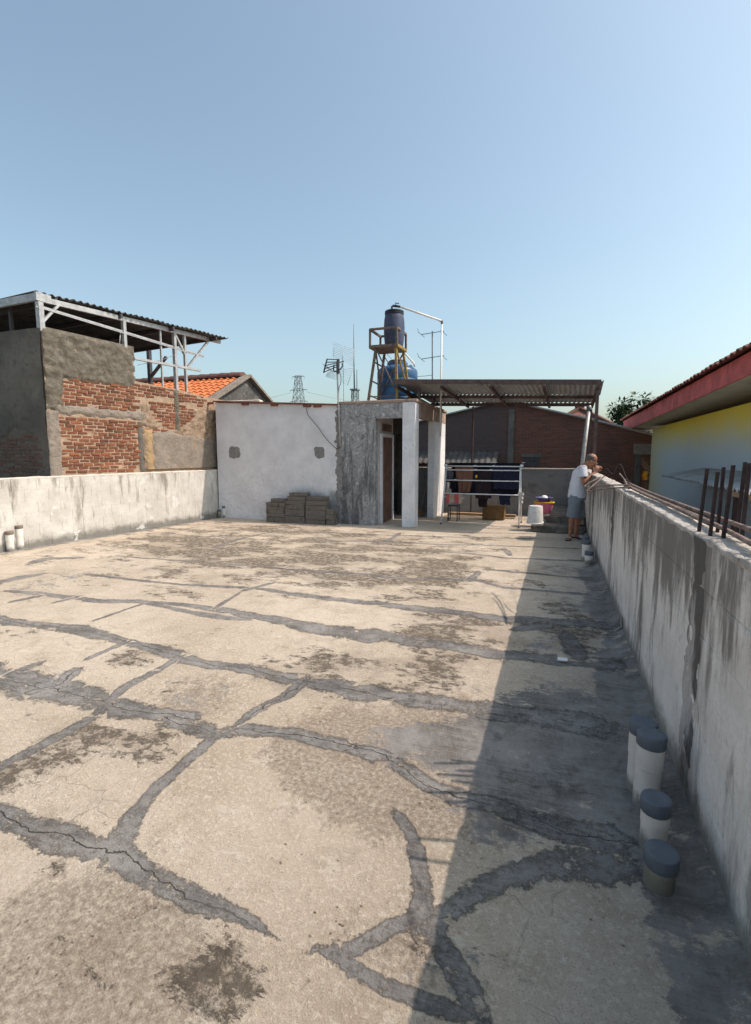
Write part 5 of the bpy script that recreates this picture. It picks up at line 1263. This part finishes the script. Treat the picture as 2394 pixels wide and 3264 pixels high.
def hang(name, x0, x1, z, drop, yline, mat, label, taper=0.0, folds=3.0, back=.35, seed=1, cat='laundry', amp=.022):
    """cloth folded over a rail at (yline, z): front drop, and a shorter back flap"""
    tot = drop+back
    def f(u, v):
        s = v*tot; x = x0+(x1-x0)*u
        if s < back: dy, dz = .014+.012, -(back-s)
        else: dy, dz = -.014-.012, -(s-back)
        k = min(1, abs(s-back)/.05); dy *= k
        fr = max(0, (s-back)/drop)
        x = x+(0.5-u)*(x1-x0)*taper*fr
        wv = amp*math.sin(u*folds*6.28+seed)*(.3+.9*abs(s-back)/max(drop, .01))+.02*noise.noise(Vector((u*4, v*5, seed)))
        return Vector((x+.01*math.sin(v*9+seed), yline+dy-wv, z+.012+dz+(0.02*noise.noise(Vector((u*5, seed, 2))) if fr > .95 else 0)))
    o = sheet(name, f, 26, 24, mat)
    return tag(o, label, cat)
def sx(x): return ONY(*rk(x, 400), 11.35).x
yb_ = rail_at(RZ[0], False)+.014; yf0 = rail_at(RZ[0])+.055; yf2 = rail_at(RZ[2])+.055; yf3 = rail_at(RZ[3])+.055; yf1 = rail_at(RZ[1])+.055; yb2 = rail_at(RZ[2], False)+.014
for z, y in zip(RZ, (yf0, yf1, yf2, yf3)): tube('inner_line', [(xl+.02, y, z), (xr-.02, y, z)], .005, M['alu'], ra, 6)
M['c_brown'] = cloth('rust_brown_cotton', (0.20, 0.105, 0.072)); M['c_black'] = cloth('black_cotton', (0.014, 0.014, 0.019)); M['c_dark'] = cloth('dark_plum_cotton', (0.033, 0.024, 0.028)); M['c_navy'] = cloth('navy_cotton', (0.022, 0.026, 0.048)); M['c_grey'] = cloth('slate_cotton', (0.10, 0.10, 0.13)); M['c_white'] = cloth('white_rag_cotton', (0.52, 0.50, 0.47))
def mat_towel():
    q = NB('pink_beige_striped_towel'); x = q.sep()[0]
    f = q.math('FRACT', q.math('MULTIPLY', x, 4.6)); k = q.step(f, .42, .46); k2 = q.step(f, .92, .96)
    c = q.mix(q.math('SUBTRACT', k, k2), (0.52, 0.115, 0.12), (0.42, 0.33, 0.26))
    return q.done(c, .95, q.bump(q.noise(80, 4), .004), spec=.1)
def mat_floral():
    q = NB('navy_cloth_with_floral_hem'); z = q.sep()[2]
    v = q.vor(26); k = q.math('MULTIPLY', q.step(v, .34, .22), q.step(z, .86, .74))
    c = q.mix(k, (0.024, 0.027, 0.05), q.mix(q.noise(30), (0.34, 0.30, 0.36), (0.16, 0.10, 0.15)))
    return q.done(c, .95, q.bump(q.noise(60, 4), .004), spec=.1)
M['towel'] = mat_towel(); M['floral'] = mat_floral()
hang('hanging_trousers', sx(290), sx(560), RZ[0], .62, yf0, M['c_brown'], 'rust brown trousers hanging from the top rail of the rack', .45, 2.5, .3, 1)
hang('hanging_shirt', sx(165), sx(265), RZ[1], .30, yf1, M['c_grey'], 'slate grey garment at the end of the rack beside the brown trousers', .1, 2, .12, 2)
hang('hanging_cloth', sx(225), sx(330), RZ[2], .22, yf2, M['c_black'], 'small black garment above the striped towel', .2, 2, .1, 3)
hang('hanging_shirt', sx(590), sx(800), RZ[1], .66, yf1, M['c_dark'], 'dark plum shirt hanging in the middle of the rack', -.1, 2.5, .3, 4)
hang('hanging_sarong', sx(800), sx(1200), RZ[0], .52, yf0, M['floral'], 'navy cloth with pale floral hem on the rack', 0, 3, .3, 5)
hang('hanging_shorts', sx(930), sx(1080), RZ[3], .24, yf3, M['c_navy'], 'navy shorts hanging below the floral cloth', .05, 2, .1, 6)
hang('hanging_towel', sx(190), sx(410), RZ[3], .245, yf3, M['towel'], 'pink and beige striped towel on the lowest rail of the rack', 0, 1.5, .12, 7, 'towel', .01)
hang('hanging_blanket', xl+.15, xr-.06, RZ[0]+.07, .75, yb_, M['c_black'], 'long black blanket over the rear top rail of the rack', 0, 5, .1, 8)
hang('hanging_shirt', sx(490), sx(590), RZ[1], .42, yf1+.05, M['c_navy'], 'dark sleeve with white stripes between brown trousers and plum shirt', .2, 2, .1, 9)
hang('hanging_trousers', sx(600), sx(740), RZ[3]+.01, .36, rail_at(RZ[3], False)+.014, M['c_dark'], 'dark trousers hanging low behind the plum shirt', .1, 2, .2, 10)
tag(sheet('knotted_rag', lambda u, v: Vector((xr+.02+.05*math.cos(u*6.28)*(1-.4*v)+.015*math.sin(v*14), rail_at(RZ[3])-.03+.03*math.sin(u*6.28), RZ[3]+.05-.20*v+.02*math.sin(u*12))), 14, 12, M['c_white']), 'white rag knotted round the rack leg by the bucket', 'rag')
tag(sheet('yellow_peg_bag', lambda u, v: Vector((sx(590)+.03*math.cos(u*6.28)*math.sin(v*3.14), yf1-.03+.02*math.sin(u*6.28)*math.sin(v*3.14), RZ[1]-.10-.09*v)), 12, 8, M['yelplastic']), 'small yellow bag hanging beside the plum shirt', 'bag')
for k, (x, z, y) in enumerate(((sx(565), RZ[0], yf0), (sx(820), RZ[0], yf0), (sx(1215), RZ[0], yf0), (sx(790), RZ[1], yf1), (sx(575), RZ[1], yf1), (sx(305), RZ[2], yf2), (sx(400), RZ[0]+.07, yb_), (sx(790), RZ[0]+.07, yb_), (sx(850), RZ[0]+.07, yb_), (sx(1240), RZ[0]+.07, yb_), (sx(425), RZ[3]-.12, yf3), (sx(178), RZ[3]-.1, yf3))):
    g = tag(empty('clothes_peg', (x, y, z)), 'small white clothes peg on the rack laundry', 'clothes peg', 'white clothes pegs on the rack')
    for s in (-1, 1): bar('peg_arm', (x-.035, y-.016+.006*s, z+.012+.004*s), (x+.035, y-.016+.003*s, z+.020), .012, M['whiteplastic'], g, .008)
bx_ = ONY(*rk(840, 760), 12.3)
tag(box('cardboard_box', bx_.x-.25, bx_.x+.27, 12.15, 12.5, .002, .36, M['rattan'], None, .008, .012), 'brown cardboard box on the floor behind the laundry', 'box')
sl_ = tag(empty('low_stool', (sx(250), 11.75, 0)), 'low dark metal stool behind the striped towel', 'stool')
box('stool_seat', sx(180), sx(320), 11.6, 11.9, .36, .40, M['steeldark'], sl_)
for x in (sx(185), sx(315)):
    for y in (11.62, 11.88): bar('leg', (x, y, .36), (x, y, .002), .022, M['steeldark'], sl_)
br_o = tag(empty('broom', (-3.2, 12.2, 0)), 'thin broom leaning inside the porch of the white room', 'broom')
tube('handle', [(-3.25, 12.3, .18), (-3.05, 12.6, 1.25)], .012, M['wood'], br_o); lathe('brush', [(.10, 0), (.07, .1), (.02, .2)], (-3.25, 12.28, .004), M['rattan'], br_o, 10)

# bucket, basket, basin
bk = FL(1177, 1165); bkx, bky = ONY(1177, 1150, 10.82).x, 10.82
bu = tag(empty('upturned_bucket', (bkx, bky, .151)), 'upturned white plastic bucket with wire handle on the lower step', 'bucket')
lathe('bucket_body', [(.175, .0), (.178, .02), (.165, .022), (.14, .36), (.135, .37), (.12, .374), (.004, .372)], (bkx, bky, .153), M['plasticw'], bu, 32)
tube('bucket_handle', smooth_pts([(bkx-.17, bky, .19), (bkx-.14, bky-.12, .165), (bkx, bky-.20, .163), (bkx+.13, bky-.13, .17), (bkx+.175, bky, .20)], 5), .008, M['whiteplastic'], bu)
lathe('handle_lug', [(.02, 0), (.02, .05)], (bkx+.185, bky-.01, .185), M['cap'], bu, 10)
bs = ONY(1196, 1125, 11.45)
pk = tag(empty('pink_basket', (bs.x, 11.45, .30)), 'pink plastic laundry basket with yellow rim behind the bucket', 'basket')
bm = bmesh.new(); rings = []
for rx, ry, z in ((.13, .11, 0), (.15, .13, .02), (.18, .155, .12), (.20, .175, .24)): rings.append([bm.verts.new((bs.x+rx*math.copysign(abs(math.cos(t))**.6, math.cos(t)), 11.45+ry*math.copysign(abs(math.sin(t))**.6, math.sin(t)), .302+z)) for t in [2*math.pi*i/28 for i in range(28)]])
for i in range(3):
    for k in range(28): bm.faces.new((rings[i][k], rings[i][(k+1) % 28], rings[i+1][(k+1) % 28], rings[i+1][k]))
bm.faces.new(rings[0][::-1]); obj('basket_body', bm, M['pink'], pk, True)
tube('basket_rim', [(bs.x+.205*math.copysign(abs(math.cos(t))**.6, math.cos(t)), 11.45+.18*math.copysign(abs(math.sin(t))**.6, math.sin(t)), .545) for t in [2*math.pi*i/28 for i in range(29)]], .016, M['yelplastic'], pk, 6)
ba = tag(empty('blue_basin', (bs.x, 11.45, .56)), 'violet-blue plastic basin resting on the pink basket', 'basin')
lathe('basin_body', [(.10, .0), (.12, .01), (.16, .075), (.185, .08), (.185, .09), (.15, .085), (.11, .02), (.004, .015)], (bs.x, 11.45, .563), M['blueplastic'], ba, 28)
bo = tag(empty('white_bowl', (bs.x, 11.45, .6)), 'upturned white bowl inside the blue basin', 'bowl')
lathe('bowl_body', [(.085, .0), (.088, .01), (.08, .06), (.055, .10), (.03, .115), (.004, .118)], (bs.x, 11.44, .582), M['whiteplastic'], bo, 24)

# ================================================================== THE MAN
def ell(bm, pts, rads, adir, seg=16):
    pts = [Vector(p) for p in pts]; rings = []
    for i, p in enumerate(pts):
        d = (pts[min(i+1, len(pts)-1)]-pts[max(i-1, 0)]).normalized(); a = Vector(adir); a = (a-d*a.dot(d)).normalized(); b = d.cross(a)
        ra_, rb_ = rads[i] if isinstance(rads[i], tuple) else (rads[i],)*2
        rings.append([bm.verts.new(p+a*ra_*math.cos(t)+b*rb_*math.sin(t)) for t in [2*math.pi*k/seg for k in range(seg)]])
    for i in range(len(rings)-1):
        for k in range(seg): bm.faces.new((rings[i][k], rings[i][(k+1) % seg], rings[i+1][(k+1) % seg], rings[i+1][k]))
    bm.faces.new(rings[0][::-1]); bm.faces.new(rings[-1])
def ball(bm, c, r, rot=None):
    m = Matrix.Translation(Vector(c)) @ (rot.to_4x4() if rot else Matrix.Identity(4)) @ Matrix.Diagonal((*r, 1))
    bmesh.ops.create_uvsphere(bm, u_segments=18, v_segments=12, radius=1.0, matrix=m)
def fuse(name, bm, mat, parent, voxel=.008, smooth=4):
    bmesh.ops.recalc_face_normals(bm, faces=bm.faces)
    o = obj(name, bm, mat, parent); md = o.modifiers.new('r', 'REMESH'); md.mode = 'VOXEL'; md.voxel_size = voxel; md.use_smooth_shade = True
    ms = o.modifiers.new('s', 'SMOOTH'); ms.iterations = smooth; ms.factor = .5
    dg = bpy.context.evaluated_depsgraph_get(); me = bpy.data.meshes.new_from_object(o.evaluated_get(dg)); o.modifiers.clear(); o.data = me
    if not me.materials: me.materials.append(mat)
    for p_ in me.polygons: p_.use_smooth = True
    return o
PY = 9.95
man = tag(empty('person', (.30, PY, 0)), 'man in white T-shirt and blue-grey shorts leaning on the parapet', 'person')
V3 = lambda x, y, z: Vector((x, PY+y, z))
hipR, hipL = V3(.36, -.09, .84), V3(.40, .09, .84); kneeR, kneeL = V3(.325, -.10, .47), V3(.44, .10, .47); ankR, ankL = V3(.29, -.10, .085), V3(.40, .13, .085)
pel, wst, chest, nek, hed = V3(.38, 0, .88), V3(.385, 0, 1.02), V3(.425, 0, 1.24), V3(.50, 0, 1.385), V3(.60, -.01, 1.475)
shR, shL = V3(.455, -.185, 1.335), V3(.47, .185, 1.335); elR, elL = V3(.475, -.23, 1.085), V3(.52, .24, 1.10); wrR, wrL = V3(.665, -.12, 1.262), V3(.70, .10, 1.275)
bm = bmesh.new()
ell(bm, [pel+Vector((0, 0, -.06)), pel, wst, chest, chest.lerp(nek, .55), nek], [(.15, .10), (.165, .115), (.145, .105), (.165, .115), (.13, .085), (.055, .055)], (0, 1, 0))
ell(bm, [nek+Vector((-.02, 0, -.05)), nek, nek.lerp(hed, .7)], [.062, .055, .052], (0, 1, 0))
for h, k, a, toe in ((hipR, kneeR, ankR, Vector((-.25, -.97, 0))), (hipL, kneeL, ankL, Vector((.9, -.3, 0)))):
    ell(bm, [h+Vector((0, 0, .04)), h.lerp(k, .35), h.lerp(k, .8), k, k.lerp(a, .3), k.lerp(a, .7), a, a+Vector((0, 0, -.04))], [.088, .078, .060, .053, .056, .040, .033, .034], (0, 1, 0))
    toe.normalize(); hl = a+Vector((0, 0, -.045))-toe*.04
    ell(bm, [hl+Vector((0, 0, 0)), hl+toe*.06+Vector((0, 0, .005)), hl+toe*.14+Vector((0, 0, -.008)), hl+toe*.20+Vector((0, 0, -.016)), hl+toe*.235+Vector((0, 0, -.018))], [(.028, .026), (.033, .034), (.042, .025), (.042, .017), (.03, .011)], toe.cross(Vector((0, 0, 1))))
for s, e, wr_, sg in ((shR, elR, wrR, -1), (shL, elL, wrL, 1)):
    ell(bm, [chest.lerp(s, .6)+Vector((0, 0, .03)), s, s.lerp(e, .4), s.lerp(e, .85), e, e.lerp(wr_, .25), e.lerp(wr_, .75), wr_], [.07, .057, .046, .040, .040, .041, .030, .026], (0, 1, 0))
    up = Vector((.35, -sg*.12, .95)).normalized() if sg < 0 else Vector((.55, -.35, .75)).normalized()
    pc_ = wr_+up*.05; sidev = up.cross(Vector((0, sg, 0)).normalized()).normalized()
    ell(bm, [wr_, wr_+up*.03, wr_+up*.07, wr_+up*.095], [(.024, .02), (.036, .017), (.042, .016), (.038, .014)], sidev)
    inw = sidev.cross(up).normalized()
    inw = inw if inw.y*sg < 0 else -inw
    for f_, (off, ln) in enumerate(((-.031, .062), (-.011, .074), (.011, .070), (.031, .052))):
        r0 = wr_+up*.085+sidev*off; r1 = r0+up*ln*.45+inw*.006; r2 = r1+up*ln*.25+inw*ln*.35; r3 = r2-up*ln*.08+inw*ln*.35
        ell(bm, [r0, r1, r2, r3], [.0092, .0088, .0082, .007], sidev, 8)
    t0 = wr_+up*.03-sidev*.03; ell(bm, [t0, t0+up*.025-sidev*.022, t0+up*.055-sidev*.024+inw*.02], [.012, .0105, .0085], up.cross(sidev), 8)
tl_ = Matrix.Rotation(.42, 3, 'Y')                       # head bowed forward towards the hands
def H(x, y, z): return hed+tl_ @ Vector((x, y, z))
ball(bm, H(-.012, 0, .035), (.098, .078, .095), tl_); ball(bm, H(.025, 0, -.05), (.068, .058, .075), tl_); ball(bm, H(.04, 0, -.105), (.036, .036, .03), tl_)
ball(bm, H(.098, 0, -.035), (.022, .014, .02), tl_); ball(bm, H(.088, 0, .005), (.016, .04, .012), tl_); ball(bm, H(.082, 0, -.08), (.016, .026, .012), tl_)
ell(bm, [H(.085, 0, .0), H(.105, 0, -.04)], [.010, .013], (0, 1, 0), 8)
for s in (-1, 1): ball(bm, H(-.005, .078*s, -.02), (.022, .012, .034), tl_)
fuse('body', bm, M['skin'], man, .0065, 3)
# hair: a cropped fringe round the sides and back, bald crown
bm = bmesh.new(); ball(bm, H(-.018, 0, .032), (.102, .083, .096), tl_)
inv = tl_.inverted()
dl = []
for v in bm.verts:
    q_ = inv @ (v.co-hed)
    if q_.x > .03 or q_.z < -.035 or (q_.z > .095 and q_.x > -.05): dl.append(v)
bmesh.ops.delete(bm, geom=dl, context='VERTS'); obj('hair', bm, M['hair'], man, True)
for s in (-1, 1): 
    bm = bmesh.new(); ball(bm, H(.083, .03*s, -.012), (.009, .012, .008), tl_); obj('eye', bm, M['steeldark'], man, True)
# T-shirt
bm = bmesh.new()
ell(bm, [V3(.385, 0, .80), V3(.385, 0, .90), wst+Vector((.0, 0, 0)), chest, chest.lerp(nek, .5)+Vector((-.005, 0, 0)), nek+Vector((-.018, 0, -.025))], [(.20, .165), (.19, .155), (.178, .14), (.185, .135), (.165, .10), (.075, .068)], (0, 1, 0), 24)
for s, e in ((shR, elR), (shL, elL)): ell(bm, [chest.lerp(s, .5)+Vector((0, 0, .02)), s+Vector((0, 0, .005)), s.lerp(e, .35), s.lerp(e, .62)], [.09, .076, .074, .078], (0, 1, 0), 20)
sh = fuse('t_shirt', bm, M['shirt'], man, .009, 3)
for v in sh.data.vertices:
    c = v.co; k = .008*noise.noise(Vector((c.x*9+c.z*8, c.y*7, c.z*5)))+.003*noise.noise(c*22); v.co = c+v.normal*k
bm = bmesh.new()
ell(bm, [V3(.385, 0, .92), V3(.385, 0, .84), V3(.39, 0, .74)], [(.185, .145), (.195, .155), (.19, .15)], (0, 1, 0), 24)
for h, k in ((hipR, kneeR), (hipL, kneeL)): ell(bm, [h+Vector((0, 0, -.02)), h.lerp(k, .4), h.lerp(k, .8), h.lerp(k, 1.12)], [.115, .112, .108, .112], (0, 1, 0), 20)
sr = fuse('shorts', bm, M['shorts'], man, .009, 3)
for v in sr.data.vertices:
    c = v.co; k = .010*noise.noise(Vector((c.x*8, c.y*8, c.z*14)))+.005*noise.noise(c*25); v.co = c+v.normal*k
for a, toe, lb_ in ((ankR, Vector((-.25, -.97, 0)), 'sandal'), (ankL, Vector((.9, -.3, 0)), 'sandal')):
    toe.normalize(); c = Vector((a.x, a.y, 0))-toe*.055; sd_ = toe.cross(Vector((0, 0, 1)))
    sn = tag(empty('sandal', c), 'black slide sandal with pale strap on the man\'s turned-out foot' if toe.x < 0 else 'black slide sandal on the man\'s foot by the parapet', 'sandal')
    bm = bmesh.new(); n_ = 20
    prof_ = [(c+toe*(.12+.14*math.cos(t))+sd_*(.046+.006*math.cos(t))*math.sin(t)) for t in [2*math.pi*i/n_ for i in range(n_)]]
    lo = [bm.verts.new(Vector((p.x, p.y, .002))) for p in prof_]; hi = [bm.verts.new(Vector((p.x, p.y, .024))) for p in prof_]
    bm.faces.new(lo[::-1]); bm.faces.new(hi)
    for i in range(n_): bm.faces.new((lo[i], lo[(i+1) % n_], hi[(i+1) % n_], hi[i]))
    obj('sole', bm, M['sole'], sn)
    sheet('strap', lambda u, v: c+toe*(.13+.07*v)+sd_*(.05*math.cos(math.pi*u))+Vector((0, 0, .02+.052*math.sin(math.pi*u)**.8*(1-.25*v))), 12, 3, M['strap'], sn)
gl_ = tag(empty('spectacles', H(.11, 0, -.01)), 'thin-framed spectacles low on the man\'s nose', 'spectacles')
for s in (-1, 1):
    tube('rim', [H(.112, .032*s+.024*math.cos(t), -.02+.018*math.sin(t)) for t in [2*math.pi*i/14 for i in range(15)]], .0025, M['steel'], gl_, 5)
    tube('temple', [H(.11, .056*s, -.015), H(.0, .082*s, .0)], .0025, M['steel'], gl_, 5)
tube('bridge', [H(.112, -.01, -.018), H(.112, .01, -.018)], .0025, M['steel'], gl_, 5)

# ================================================================== FAR MASTS, PYLON, WIRES
def lattice(name, base, h, w0, w1, nseg, mat, label, r, arms=()):
    t = tag(empty(name, base), label, 'tower'); base = Vector(base); bm = bmesh.new(); lv = []
    for i in range(nseg+1):
        f = i/nseg; wd = w0+(w1-w0)*f; lv.append([base+Vector((sx_*wd/2, sy_*wd/2, h*f)) for sx_, sy_ in ((-1, -1), (1, -1), (1, 1), (-1, 1))])
    for i in range(nseg):
        for k in range(4):
            bm_bar(bm, lv[i][k], lv[i+1][k], r); bm_bar(bm, lv[i][k], lv[i+1][(k+1) % 4], r*.7); bm_bar(bm, lv[i+1][k], lv[i+1][(k+1) % 4], r*.7); bm_bar(bm, lv[i][(k+1) % 4], lv[i+1][k], r*.7)
    obj('lattice_body', bm, mat, t)
    for z, L in arms:
        bm = bmesh.new()
        for s in (-1, 1):
            bm_bar(bm, base+Vector((0, 0, z+L*.16)), base+Vector((s*L, 0, z)), r*.9); bm_bar(bm, base+Vector((0, .3, z)), base+Vector((s*L, 0, z)), r*.7); bm_bar(bm, base+Vector((s*L, 0, z)), base+Vector((s*L, 0, z-.8)), r*.5)
        obj('cross_arm', bm, mat, t)
    return t
YP = 150
pt, pb2 = ONY(656, 827, YP), ONY(656, 893, YP)
PB = Vector((pt.x, YP, -3.5)); HP = pt.z+3.5
lattice('power_pylon', PB, HP, 7, 1.5, 13, M['pylon'], 'distant lattice power pylon with three pairs of cross arms', .13, ((HP-.2, 2.3), (HP-4.6, 3.2), (HP-8.4, 3.4)))
for k, (dz, L, s) in enumerate(((-4.6, 3.2, 1), (-8.4, 3.4, 1), (-4.6, 3.2, -1), (-8.4, 3.4, -1))):
    a = Vector((PB.x+s*L, YP, pt.z+dz-.8)); b = a+Vector((75, 60, -11)) if s > 0 else a+Vector((-90, 40, 0))
    tag(tube('power_line', [a.lerp(b, i/12)+Vector((0, 0, -14*(i/12)*(1-i/12)*.5)) for i in range(13)], .035, M['pylon'], None, 4), ['upper power line running from the pylon towards the water tank', 'lower power line running from the pylon towards the water tank', 'upper power line running from the pylon towards the tiled house', 'lower power line running from the pylon towards the tiled house'][k], 'power line')
YM = 70
mt, mm, mb_ = ONY(778, 712, YM), ONY(781, 858, YM), ONY(781, 893, YM)
tw = lattice('radio_mast', (mm.x, YM, -3.5), mm.z+3.5, 1.5, .8, 16, M['pylon'], 'distant slim radio mast with a tall whip aerial', .08)
tube('whip', [(mm.x-.1, YM, mm.z), (mm.x-.15, YM, mm.z+(mt.z-mm.z)*.4), (mt.x, YM, mt.z)], [.12, .09, .04], M['pylon'], tw, 6); tube('short_whip', [(mm.x+.3, YM, mm.z), (mm.x+.32, YM, mm.z+3)], .06, M['pylon'], tw, 6)
box('mast_head', mm.x-.6, mm.x+.6, YM-.6, YM+.6, mm.z-.05, mm.z+.15, M['pylon'], tw)
# faint wire-grid dish
YG = 24
gd = tag(empty('grid_aerial', ONY(755, 893, YG)), 'faint wire-grid aerial beside the slim radio mast', 'antenna')
gm = plain('thin_pale_wire', (0.42, 0.46, 0.48), .6); G = lambda x, y, d=0: ONY(x, y, YG+d)  # pale wire colour for the aerial
for k in range(9): t = k/8; tube('grid_rod', [G(733, 753+32*t), G(752, 760+30*t, .2), G(778, 768+38*t)], .009, gm, gd, 4)
for x, a, b in ((733, 753, 785), (753, 759, 800), (778, 767, 808)): tube('grid_frame', [G(x, a), G(x, b)], .012, gm, gd, 4)
for k in range(8): t = k/7; tube('grid_rod', [G(716+4*t, 828-16*t+8*t), G(740, 835-20*t), G(765+12*t, 845-35*t)], .008, gm, gd, 4)
tube('grid_frame', [G(778, 808), G(764, 848)], .012, gm, gd, 4); tube('mast', [G(755, 780), G(757, 930)], .02, gm, gd, 5)
